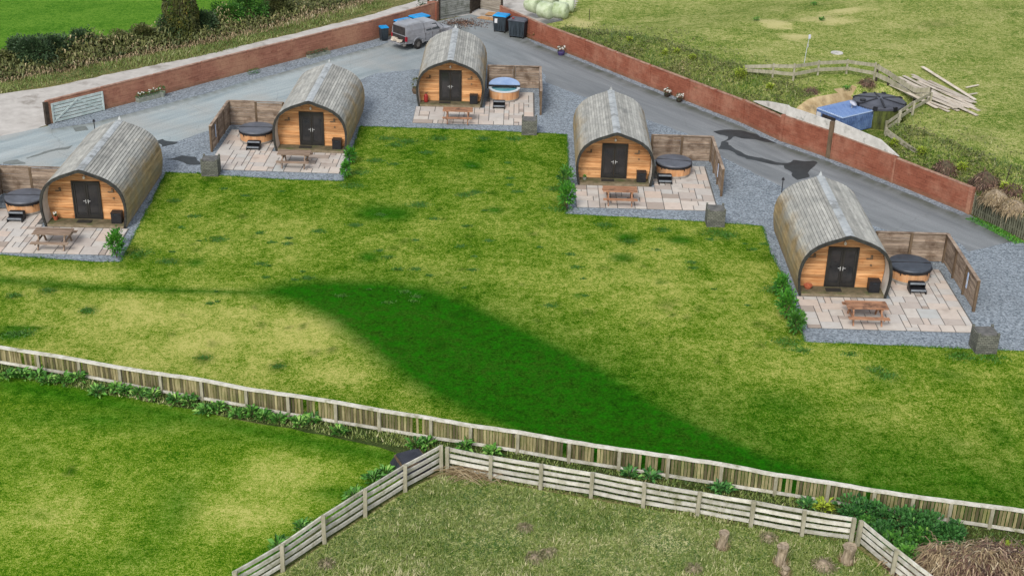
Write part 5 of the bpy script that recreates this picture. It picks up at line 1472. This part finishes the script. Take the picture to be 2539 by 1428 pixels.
for q, w, h, mt, lb in hb:
    r = thing('hedge_bush', lb, 'bush', at(*q), 0, 'bushes of the hedge along the lane'); m = MB()
    for k in range(5): leafmass(m, (random.uniform(-.5, .5) * w, random.uniform(-.4, .4) * w, h * random.uniform(.42, .58)), (w * .62, w * .55, h * random.uniform(.4, .5)), int(330 * w), .2, .11, .3, .5)
    leafmass(m, (0, 0, h * .4), (w * .9, w * .8, h * .4), int(500 * w), .2, .1, .3, .5); m.build('leaves', mt, r)
    m = MB()
    for k in range(4): a = k * 1.5; m.tube([(0, 0, 0), (.3 * w * math.cos(a), .3 * w * math.sin(a), h * .8)], [.05, .02], 5)
    m.build('branches', 'bark', r)
r = thing('ivy_tree', 'thick ivy covered tree trunk rising out of the hedge past the top edge', 'tree', at(452, 96), 0)
m = MB(); m.tube([(0, 0, 0), (.05, 0, 1.5), (0, 0, 3.5), (.1, 0, 6.5)], [.7, .55, .45, .3], 14); m.build('trunk', 'bark', r, True); m = MB()
for k in range(6500):
    z = random.uniform(0, 6.2); a = random.random() * 6.3; R_ = (1.25 - .09 * z) * (1 + .18 * mnoise.noise(Vector((math.cos(a) * 1.5, math.sin(a) * 1.5, z)))) + (.5 * max(0, 1 - z) if z < 1 else 0)
    m.leaf((R_ * math.cos(a), R_ * math.sin(a), z), (math.cos(a), math.sin(a), random.gauss(-.2, .6)), random.uniform(.14, .26), .13, min(1, max(0, .35 + .4 * mnoise.noise(Vector((math.cos(a) * 2, math.sin(a) * 2, z * 1.5))) + random.gauss(0, .18))))
m.build('ivy', 'ivy', r); m = MB()
for k in range(26):
    a = random.random() * 6.3; z0 = random.uniform(4.2, 6.4); l_ = random.uniform(1.5, 3); e = Vector((math.cos(a) * l_, math.sin(a) * l_, z0 + random.uniform(1, 2.6)))
    m.tube([(0, 0, z0), e * .5 + Vector((0, 0, z0 * .5)), e], [.1, .06, .02], 5)
    for j in range(5): b = random.random() * 6.3; m.tube([e * random.uniform(.6, 1) + Vector((0, 0, z0 * .12)), e + Vector((math.cos(b), math.sin(b), random.uniform(.2, 1.2)))], [.03, .008], 4)
m.build('crown', 'bark', r)
# uncountable hedge bottom: straw, dead bracken, verge grass
def strip_blades(name, line, w, n, mat, h, label, cat, spread=0, leafy=False, bw=.05, z=0, T=False):
    pts = [at(*q) for q in line]; L = [0]
    for a, b in zip(pts[:-1], pts[1:]): L.append(L[-1] + (b - a).length)
    m = MB()
    for k in range(n):
        t = random.uniform(0, L[-1]); j = min(len(pts) - 2, max(0, int(np.searchsorted(L, t)) - 1)); a, b = pts[j], pts[j + 1]; f = (t - L[j]) / (L[j + 1] - L[j]); p = a.lerp(b, f)
        d = (b - a).normalized(); nr = Vector((-d.y, d.x, 0)); ww = w[j] * (1 - f) + w[j + 1] * f if hasattr(w, '__len__') else w
        off = random.uniform(-.5, .5) * ww; p = p + nr * off; nz = mnoise.noise(Vector((p.x * .45, p.y * .45, 2)))
        hh = h * random.uniform(.5, 1.2) * max(.25, (1 + nz)) * (1 - .5 * abs(off) / (ww * .5))
        tn = min(1, max(0, .5 + nz * .6 + random.gauss(0, .2)))
        if leafy: m.leaf((p.x, p.y, z + random.uniform(0, hh)), (random.gauss(0, 1), random.gauss(0, 1), random.gauss(.1, .6)), random.uniform(.2, .5), bw, tn, .6)
        else: m.blade((p.x, p.y, z), hh, bw, hh * random.uniform(.3, 1.1), tn)
    o = m.build(name, mat); tag(o, label, cat, None, 'stuff'); return o


HL = [(-150, 215), (0, 192), (120, 172), (260, 142), (400, 118), (520, 95), (650, 60), (800, 22), (950, -20)]
strip_blades('hedge_bottom', HL, [2.6] * 5 + [3.0, 4.2, 4.2, 3], 8000, 'straw', .55, 'tangle of pale dead grass and bracken at the foot of the hedge', 'dead grass', leafy=True, bw=.06)
strip_blades('hedge_undergrowth', [(x, y - 10) for x, y in HL], 3.4, 24000, 'leafolive', 1.15, 'olive brambles running through the hedge', 'brambles', leafy=True, bw=.12)
strip_blades('verge_grass', [(x, y + 26) for x, y in HL], 2.6, 9000, 'blade', .26, 'tufted verge grass along the pale lane', 'grass')

# ------------------------------------------------------------------ foreground closeboard fence
random.seed(71)
FT = [835, 849, 863, 879, 896, 914.5, 930, 945, 967, 981.8, 1000, 1020, 1040, 1058, 1074, 1097.6, 1117, 1134, 1154, 1180, 1199, 1219, 1233, 1246, 1259, 1272, 1288]
cf = thing('board_fence', 'long close boarded fence with pale top rail across the foreground', 'fence', (0, 0, 0))
fp = [at(*q) for q in FB]; fh = [hgt(q, t - 4) for q, t in zip(FB, FT)]
fh = [max(.78, min(1.25, h)) for h in fh]
for i, (p, h) in enumerate(zip(fp, fh)):
    m = MB(); m.box((p.x, p.y - .09, h / 2 - .02), (.12, .1, h), rz=-.2); m.build('post', 'gpost', cf)
for i in range(len(fp) - 1):
    a, b = fp[i], fp[i + 1]; d = b - a; L = d.length; u = d.normalized(); ang = math.atan2(u.y, u.x); n = int(L / .115); m = MB()
    for k in range(n):
        f = (k + .5) / n; p = a + d * f; h = (fh[i] * (1 - f) + fh[i + 1] * f) - .04 + random.uniform(-.01, .01)
        if random.random() < .05: continue
        m.box((p.x, p.y + (.012 if k % 2 else 0), h / 2 + .04), (.105 if k % 2 else .09, .02, h - .08), rz=ang + random.uniform(-.04, .04), ry=random.uniform(-.015, .015), tint=random.uniform(0, .35) if random.random() < (.62 if k % 2 else .2) else random.uniform(.5, 1))
    m.build('board_panel', 'board', cf)
    A = Vector((a.x, a.y - .02, fh[i])); B = Vector((b.x, b.y - .02, fh[i + 1])); m = MB()
    k = 4; pv = A
    for j in range(1, k + 1):
        q = A.lerp(B, j / k) + Vector((0, 0, random.uniform(-.012, .012) if j < k else 0)); m.bar(pv, q, .19, .055, .75); pv = q
    m.build('top_rail', 'paleRail', cf)
    m = MB(); m.bar((a.x, a.y - .08, .12), (b.x, b.y - .08, .12), .07, .1); m.build('bottom_rail', 'paleRail', cf)
p = at(1283, 1112); r = thing('bucket', 'small white bucket hanging on the front of the boarded fence', 'bucket', (p.x, p.y - .12, .42), 0)
m = MB(); m.lathe([(.08, 0), (.13, .26), (.12, .27), (.1, .25), (.07, .03), (0, .03)], 16, cap=False); m.build('pail', 'whiteplastic', r, True); m = MB(); m.tube([(.12 * math.cos(a), 0, .26 + .13 * math.sin(a)) for a in [PI * k / 8 for k in range(9)]], .008, 5); m.build('handle', 'steel', r)

# paddock fence, three runs around the corner posts
r1b = [(588, 1485), (702.5, 1415), (804.6, 1346.6), (906.7, 1279.7), (1005.4, 1217.8), (1094, 1168)]; r1t = [1418, 1351.7, 1279.7, 1214, 1154, 1105.6]
r2b = [(1109, 1170), (1215.7, 1190), (1339.6, 1212), (1465, 1232.5), (1593.7, 1257.6), (1728.6, 1280), (1861, 1305.7), (1987, 1328.6), (2108.9, 1344)]; r2t = [1110, 1132, 1152.5, 1173, 1198, 1221, 1243, 1265.7, 1287]
r3b = [(2125.6, 1350), (2212, 1422), (2310, 1500), (2410, 1585)]; r3t = [1297, 1364, 1440, 1522]
for nm, bb, tt_, lb, sd_ in ((0, r1b, r1t, 'four rail paddock fence running down to the bottom left of the corner', 1), (1, r2b, r2t, 'four rail paddock fence crossing the foreground below the boarded fence', 1), (2, r3b, r3t, 'four rail paddock fence descending at the bottom right', 1)):
    pts = [at(*q) for q in bb]; hs = [max(.95, min(1.12, hgt(q, t))) for q, t in zip(bb, tt_)]
    rail_fence('rail_fence', lb, pts, hs, 4, 'paleRail', 'gpost', .125, .06, .13, side=sd_, sag=.012)

# tarpaulin covered box behind the fence corner
random.seed(81)
p = at(1020, 1165); r = thing('covered_box', 'charcoal tarpaulin covered box inside the fence corner', 'box', p, .45)
m = MB(); g = 9; vs = []; fs = []
def tz(u, v): return .62 + .03 * mnoise.noise(Vector((u * 2, v * 2, 3))) - .05 * max(0, abs(u) - .42) * 8
for j in range(g + 1):
    for k in range(g + 1):
        u, v = -.6 + 1.2 * j / g, -.5 + 1.0 * k / g
        edge = max(abs(u) / .6, abs(v) / .5) > .99
        vs.append((u * (1.05 if edge else .92), v * (1.05 if edge else .92), (.06 + .12 * random.random()) if edge else tz(u, v)))
for j in range(g):
    for k in range(g): fs.append((j * (g + 1) + k, (j + 1) * (g + 1) + k, (j + 1) * (g + 1) + k + 1, j * (g + 1) + k + 1))
m.add(vs, fs, .5); m.build('tarpaulin', 'tarp', r, False); m = MB(); m.box((0, 0, .27), (1.0, .84, .52)); m.build('crate', 'post', r)
# leafy plants along the fence
random.seed(91)
lp = [(20, 940), (52, 938), (95, 938), (120, 950), (160, 948), (195, 945), (243, 980), (288, 972), (310, 978), (345, 985), (380, 988), (438, 1000), (470, 1002), (510, 1025), (540, 1020), (588, 1035), (625, 1030), (655, 1040), (690, 1050), (742, 1055), (775, 1048), (842, 1078), (1030, 1112), (1060, 1108), (1150, 1115), (925, 1195), (955, 1180), (880, 1235), (750, 1315), (690, 1360), (1220, 1128), (1560, 1185), (1610, 1190), (1780, 1218), (1795, 1222), (2040, 1265), (2000, 1262)]
ordn = ['first', 'second', 'third', 'fourth', 'fifth', 'sixth', 'seventh', 'eighth', 'ninth', 'tenth', 'eleventh', 'twelfth', 'thirteenth', 'fourteenth', 'fifteenth', 'sixteenth', 'seventeenth', 'eighteenth', 'nineteenth', 'twentieth', 'twenty first', 'twenty second', 'twenty third', 'twenty fourth', 'twenty fifth']
rest = ['leafy plant left of the tarpaulin box, by the rail fence', 'leafy plant touching the left side of the tarpaulin box', 'leafy plant under the second bay of the descending rail fence', 'leafy plant low on the descending rail fence', 'leafy plant at the bottom of the descending rail fence', 'leafy sprig below the hanging white bucket',
        'blue green plant between the fences, left of a pair', 'blue green plant between the fences, right of a pair', 'blue green fern like plant between the fences', 'small fern like plant touching the larger one', 'yellowish plant at the left of the big shrubbery', 'blue green plant just left of the big shrubbery']
for k, q in enumerate(lp):
    lb = (ordn[k] + ' leafy green plant from the left below the boarded fence') if k < 25 else rest[k - 25]
    plant(q, lb, 'leafblue' if k in (31, 32, 33, 34, 36) else 'leafyellow' if k == 35 else 'leafmid', .36, .24, 64, .32, T=False, w=.11, group='leafy plants along the boarded fence')
lab_sh = [((2115, 1280), .9, 'leafblue', 'dark blue green bush, leftmost of the shrubbery at bottom right'), ((2170, 1292), .8, 'leafblue', 'blue green bush touching the boarded fence, second in the shrubbery'), ((2150, 1318), .6, 'leafmid', 'bright green plant in front of the first two bushes'), ((2245, 1312), .95, 'leafblue', 'blue green bush in the middle of the shrubbery'),
          ((2300, 1322), .9, 'leafblue', 'blue green bush behind the dead heap'), ((2355, 1328), .7, 'leafblue', 'rightmost small blue green bush near the fence post'), ((2225, 1362), .75, 'leafmid', 'bright starry leaved plant at the front of the shrubbery'), ((2285, 1352), .7, 'leafmid', 'bright green plant beside the dead heap'), ((2265, 1395), .7, 'leafmid', 'green plant at the front right of the shrubbery'), ((2195, 1335), .7, 'leafblue', 'blue green bush just inside the rail fence corner'), ((2500, 1372), .4, 'leafyellow', 'small yellow green plant right of the dead heap')]
for q, w, mt, lb in lab_sh:
    r = thing('leafy_bush', lb, 'bush', at(*q), random.random() * 6, 'shrubbery between the fences'); m = MB()
    for k in range(6): a = random.random() * 6.3; leafmass(m, (.35 * w * math.cos(a), .35 * w * math.sin(a), .3 * w), (w * .42, w * .42, .34 * w), int(75 * w), .24, .1, .5, .4)
    m.build('leaves', mt, r); m = MB()
    for k in range(5): a = k * 1.25; m.tube([(0, 0, 0), (.35 * w * math.cos(a), .35 * w * math.sin(a), .45 * w)], .012, 4)
    m.build('stems', 'bark', r)
# dead brush heap at the bottom right
random.seed(101)
def heap():
    c = at(2462, 1440); r = thing('brush_heap', 'large heap of dead brown and pale brushwood at the bottom right corner', 'brush heap', c, 0)
    m = MB(); mb_ = MB()
    def hz(x, y):
        q = math.hypot(x / 2.8, y / 1.45); return max(0, 1 - q ** 2) * (1.1 + .5 * mnoise.noise(Vector((x * .9, y * .9, 1)))) + .5 * math.exp(-((x + 1.9) ** 2 + (y - .6) ** 2) / .15)
    n = 30; vs = []; fs = []
    for j in range(n + 1):
        for k in range(n + 1): x, y = -3.4 + 6.8 * j / n, -1.9 + 3.8 * k / n; vs.append((x, y, hz(x, y) * .85 - .03))
    for j in range(n):
        for k in range(n): fs.append((j * (n + 1) + k, (j + 1) * (n + 1) + k, (j + 1) * (n + 1) + k + 1, j * (n + 1) + k + 1))
    mb_.add(vs, fs, .3); mb_.build('core', 'brown', r, True)
    m3 = MB()
    for k in range(9000):
        x, y = random.uniform(-3.3, 3.3), random.uniform(-1.8, 1.8); z = hz(x, y)
        if z < .04 and random.random() < .7: continue
        t_ = .35 * x / 3 + mnoise.noise(Vector((x * .8, y * .8, 4))); d = Vector((x * .3 + random.gauss(0, .7), y * .3 - .5 + random.gauss(0, .7), random.gauss(-.1, .5)))
        (m if t_ + random.gauss(0, .25) > -.08 else m3).leaf((x, y, z + random.uniform(-.03, .12)), d, random.uniform(.25, .7), random.uniform(.02, .05), min(1, max(0, random.gauss(.5, .25))), .4)
    m.build('brown_stems', 'brown', r); m3.build('pale_straw', 'straw', r)
    m = MB()
    for k in range(90):
        x, y = random.uniform(-2.8, 3), random.uniform(-1.5, 1.5); a = random.gauss(0, 1) + .5; l_ = random.uniform(.4, 1.2); z = hz(x, y) + .05
        m.tube([(x, y, z), (x + l_ * .5 * math.cos(a), y + l_ * .5 * math.sin(a), z + random.uniform(0, .25)), (x + l_ * math.cos(a), y + l_ * math.sin(a), z + random.uniform(-.1, .2))], [.014, .011, .006], 4)
    m.build('twigs', 'stump', r)


heap()
# stumps and tussocks in the paddock
for q, h, R_, lb in [((1790, 1358), .62, .17, 'pale grey upright stump, leftmost in the paddock'), ((1935, 1398), .72, .19, 'tall forked grey stump in the middle of the paddock'), ((2100, 1392), .62, .22, 'thick pale stump close to the corner post'), ((1946, 1425), .3, .12, 'small grey stump at the bottom edge')]:
    r = thing('tree_stump', lb, 'stump', at(*q), random.random(), 'stumps in the rough paddock'); m = MB()
    m.tube([(0, 0, 0), (0, 0, h * .3), (.03, 0, h * .7), (.02, 0, h)], [R_ * 1.15, R_ * .8, R_ * .85, R_ * 1.1], 12); m.v = [(x * (1 + .25 * mnoise.noise(Vector((x * 9, y * 9, z * 3)))), y * (1 + .25 * mnoise.noise(Vector((x * 9, y * 9, z * 3 + 5)))), z + .06 * mnoise.noise(Vector((x * 8, y * 8, z)))) for x, y, z in m.v]
    m.build('stem', 'stump', r); m = MB()
    for k in range(120): a = random.random() * 6.3; m.blade((R_ * 1.1 * math.cos(a), R_ * 1.1 * math.sin(a), 0), random.uniform(.1, .3), .03, .15)
    m.build('grass_skirt', 'straw', r)
for q, R_, lb in [((2042, 1405), .42, 'shaggy grey tussock of dead stems in the paddock'), ((1325, 1385), .28, 'low brown tussock near the bottom middle'), ((1360, 1372), .2, 'second low brown tussock near the bottom middle'), ((1300, 1310), .18, 'tiny grey tussock in the middle of the paddock'), ((810, 1400), .2, 'pale tussock by the descending rail fence'), ((1720, 1412), .22, 'low grey tussock left of the small stump'), ((1905, 1335), .25, 'tuft of dead leaves under the rail fence')]:
    mound(q, R_ * .85, R_ * .7, 200, 'tussock', lb, False, 'grass_tussock', .24, 'tussock')
# twig pile
c = at(1165, 1178); m = MB(); random.seed(111)
for k in range(130):
    a = random.gauss(0, .5); l_ = random.uniform(.5, 1.6); x, y = random.gauss(0, .5), random.gauss(0, .16); z = .03 + random.random() * .3
    m.tube([(x - l_ / 2 * math.cos(a), y - l_ / 2 * math.sin(a), z * .5), (x, y, z), (x + l_ / 2 * math.cos(a), y + l_ / 2 * math.sin(a), z * .4)], [.008, .012, .006], 4)
o = m.build('twig_pile', 'straw'); place(o, c, -.1); tag(o, 'pile of pale orange twigs inside the paddock fence corner', 'twigs', None, 'stuff')
# rough grass blades (uncountable)
random.seed(121)
padpoly = np.array([(q.x, q.y) for q in P((590, 1470), (702, 1425), (804, 1354), (906, 1287), (1005, 1226), (1097, 1176), (1339, 1220), (1594, 1265), (1861, 1312), (2105, 1352), (2212, 1432), (2300, 1500))])
x0, y0 = padpoly.min(0); x1, y1 = padpoly.max(0); m = MB(); N = 60000
pp_ = np.c_[np.random.RandomState(1).uniform(x0, x1, N), np.random.RandomState(2).uniform(y0, y1, N)]; pp_ = pp_[poly_sd(pp_, padpoly) > 0]
for x, y in pp_:
    nz = mnoise.noise(Vector((x * .5, y * .5, 8))) + .6 * mnoise.noise(Vector((x * 1.9, y * 1.9, 3))); m.blade((x, y, 0), random.uniform(.04, .15) * (1 + .5 * nz), .035, random.uniform(.03, .16), min(1, max(0, .5 + nz * .55 + random.gauss(0, .22))))
o = m.build('rough_grass', 'blade'); tag(o, 'tufty half dead grass filling the paddock in the foreground', 'grass', None, 'stuff')
strip_blades('border_grass', [(-50, 905), (400, 985), (1000, 1092), (1500, 1172), (2100, 1268), (2560, 1340)], 1.0, 9000, 'blade', .16, 'dark tufts along the foot of the boarded fence', 'grass')
strip_blades('fence_foot_grass', [(1100, 1150), (1500, 1215), (1900, 1295), (2120, 1330)], 1.2, 6000, 'blade', .2, 'rough grass between the boarded fence and the rail fence', 'grass')
o = strip_blades('picket_verge', [(2405, 540), (2461, 566), (2530, 604)], .7, 1500, 'leafbright', .14, 'bright grass verge at the foot of the picket fence', 'grass', bw=.04)

random.seed(141)
m = MB(); rs_ = random.Random(5)
tp = [(960, 345, .5), (1010, 352, .5), (980, 362, .4), (1090, 345, .5), (930, 400, .4), (1060, 380, .35), (1200, 345, .4), (520, 447, .5), (1330, 343, .7), (1276, 346, .5), (1500, 560, .4), (1640, 572, .35), (1775, 578, .7), (1805, 585, .5), (1925, 720, .6), (1915, 650, .5), (1950, 850, .6), (430, 500, .3), (540, 595, .4), (415, 650, .4), (345, 630, .6), (300, 668, .5), (1560, 600, .3), (2380, 885, .5), (2452, 888, .6),
      (220, 772, .35), (505, 890, .22), (690, 910, .2), (35, 735, .3), (120, 722, .3), (1040, 510, .5), (880, 560, .3), (870, 462, .6), (890, 430, .5), (1390, 520, .6), (1380, 470, .5), (1150, 485, .4), (1180, 478, .3), (2170, 918, .35), (2200, 935, .4), (2150, 870, .3), (1985, 870, .35), (60, 828, .4), (28, 832, .4), (2110, 880, .3), (1450, 735, .15), (790, 575, .3), (960, 640, .25), (760, 690, .2)]
for i in range(110): tp.append((rs_.uniform(420, 2500), rs_.uniform(345, 760), rs_.uniform(.08, .26)))
lawnp = np.array([(q.x, q.y) for q in P((20, 660), (300, 670), (420, 450), (852, 460), (900, 330), (1395, 350), (1390, 545), (1885, 580), (1975, 865), (2600, 895), (2600, 1300), (1283, 1100), (0, 880))])
for a, b, R_ in tp:
    c = at(a, b)
    if float(poly_sd([(c.x, c.y)], lawnp)[0]) < 0: continue
    for k in range(int(600 * R_)):
        g_ = random.gauss(0, .5), random.gauss(0, .42); x, y = c.x + g_[0] * R_ * 1.3, c.y + g_[1] * R_
        m.blade((x, y, .03), random.uniform(.03, .08), .05, random.uniform(.02, .07), min(1, max(0, random.gauss(.45, .25))))
o = m.build('moss_tufts', 'darkblade'); tag(o, 'dark mossy tufts dotted over the central lawn', 'grass', None, 'stuff')
m = MB()
for line in ([(0, 634), (140, 645), (252, 652), (300, 651), (412, 429), (500, 433), (700, 447), (852, 451), (893, 315), (1150, 323), (1405, 335), (1409, 400), (1402, 532), (1751, 552), (1890, 562), (1908, 624), (1950, 698), (1981, 800), (1995, 849), (2405, 867), (2600, 876)],):
    for a, b in zip(line[:-1], line[1:]):
        A, B = at(*a), at(*b); n = int((B - A).length * 90)
        for k in range(n):
            p = A.lerp(B, random.random()); nz = mnoise.noise(Vector((p.x * 1.5, p.y * 1.5, 4)))
            m.blade((p.x + random.gauss(0, .05), p.y + random.gauss(0, .05) + .05 * nz, .02), random.uniform(.03, .09) * (1 + nz), .03, random.uniform(.03, .1), min(1, max(0, random.gauss(.4, .25))))
o = m.build('lawn_edge_grass', 'darkblade'); tag(o, 'fringe of grass creeping from the lawn over the gravel edge', 'grass', None, 'stuff')
# ------------------------------------------------------------------ camera, light, world
cam = bpy.data.cameras.new('camera'); co = bpy.data.objects.new('camera', cam); C.objects.link(co)
rt, dn, fw = RM[0], RM[1], RM[2]
mat = Matrix(((rt[0], -dn[0], -fw[0], 0), (rt[1], -dn[1], -fw[1], 0), (rt[2], -dn[2], -fw[2], CH), (0, 0, 0, 1)))
co.matrix_world = mat; cam.sensor_width = 36; cam.lens = FP * 36 / 2539.0; cam.clip_end = 2000; cam.clip_start = .5; scene.camera = co
EL, AZ = math.radians(42), math.radians(200)
w = bpy.data.worlds.new('World'); scene.world = w; w.use_nodes = True; nt = w.node_tree
sky = nt.nodes.new('ShaderNodeTexSky'); sky.sky_type = 'NISHITA'; sky.sun_disc = False; sky.sun_elevation = EL; sky.sun_rotation = AZ; sky.air_density = 1.0; sky.dust_density = 1.5; sky.ozone_density = 1
hs = nt.nodes.new('ShaderNodeHueSaturation'); hs.inputs['Saturation'].default_value = .35
nt.links.new(sky.outputs[0], hs.inputs['Color']); bg = nt.nodes['Background']; nt.links.new(hs.outputs[0], bg.inputs[0]); bg.inputs[1].default_value = .13
su = bpy.data.lights.new('sun', 'SUN'); su.energy = 1.5; su.angle = math.radians(18); su.color = (1, .96, .9); so = bpy.data.objects.new('sun', su); C.objects.link(so)
# direction towards the sun: rotation 0 = +Y, clockwise seen from above
sv = Vector((math.sin(AZ) * math.cos(EL), math.cos(AZ) * math.cos(EL), math.sin(EL))); so.rotation_euler = sv.to_track_quat('Z', 'Y').to_euler()
scene.view_settings.view_transform = 'Standard'; scene.view_settings.look = 'None'; scene.view_settings.exposure = 0.82; scene.view_settings.gamma = 1
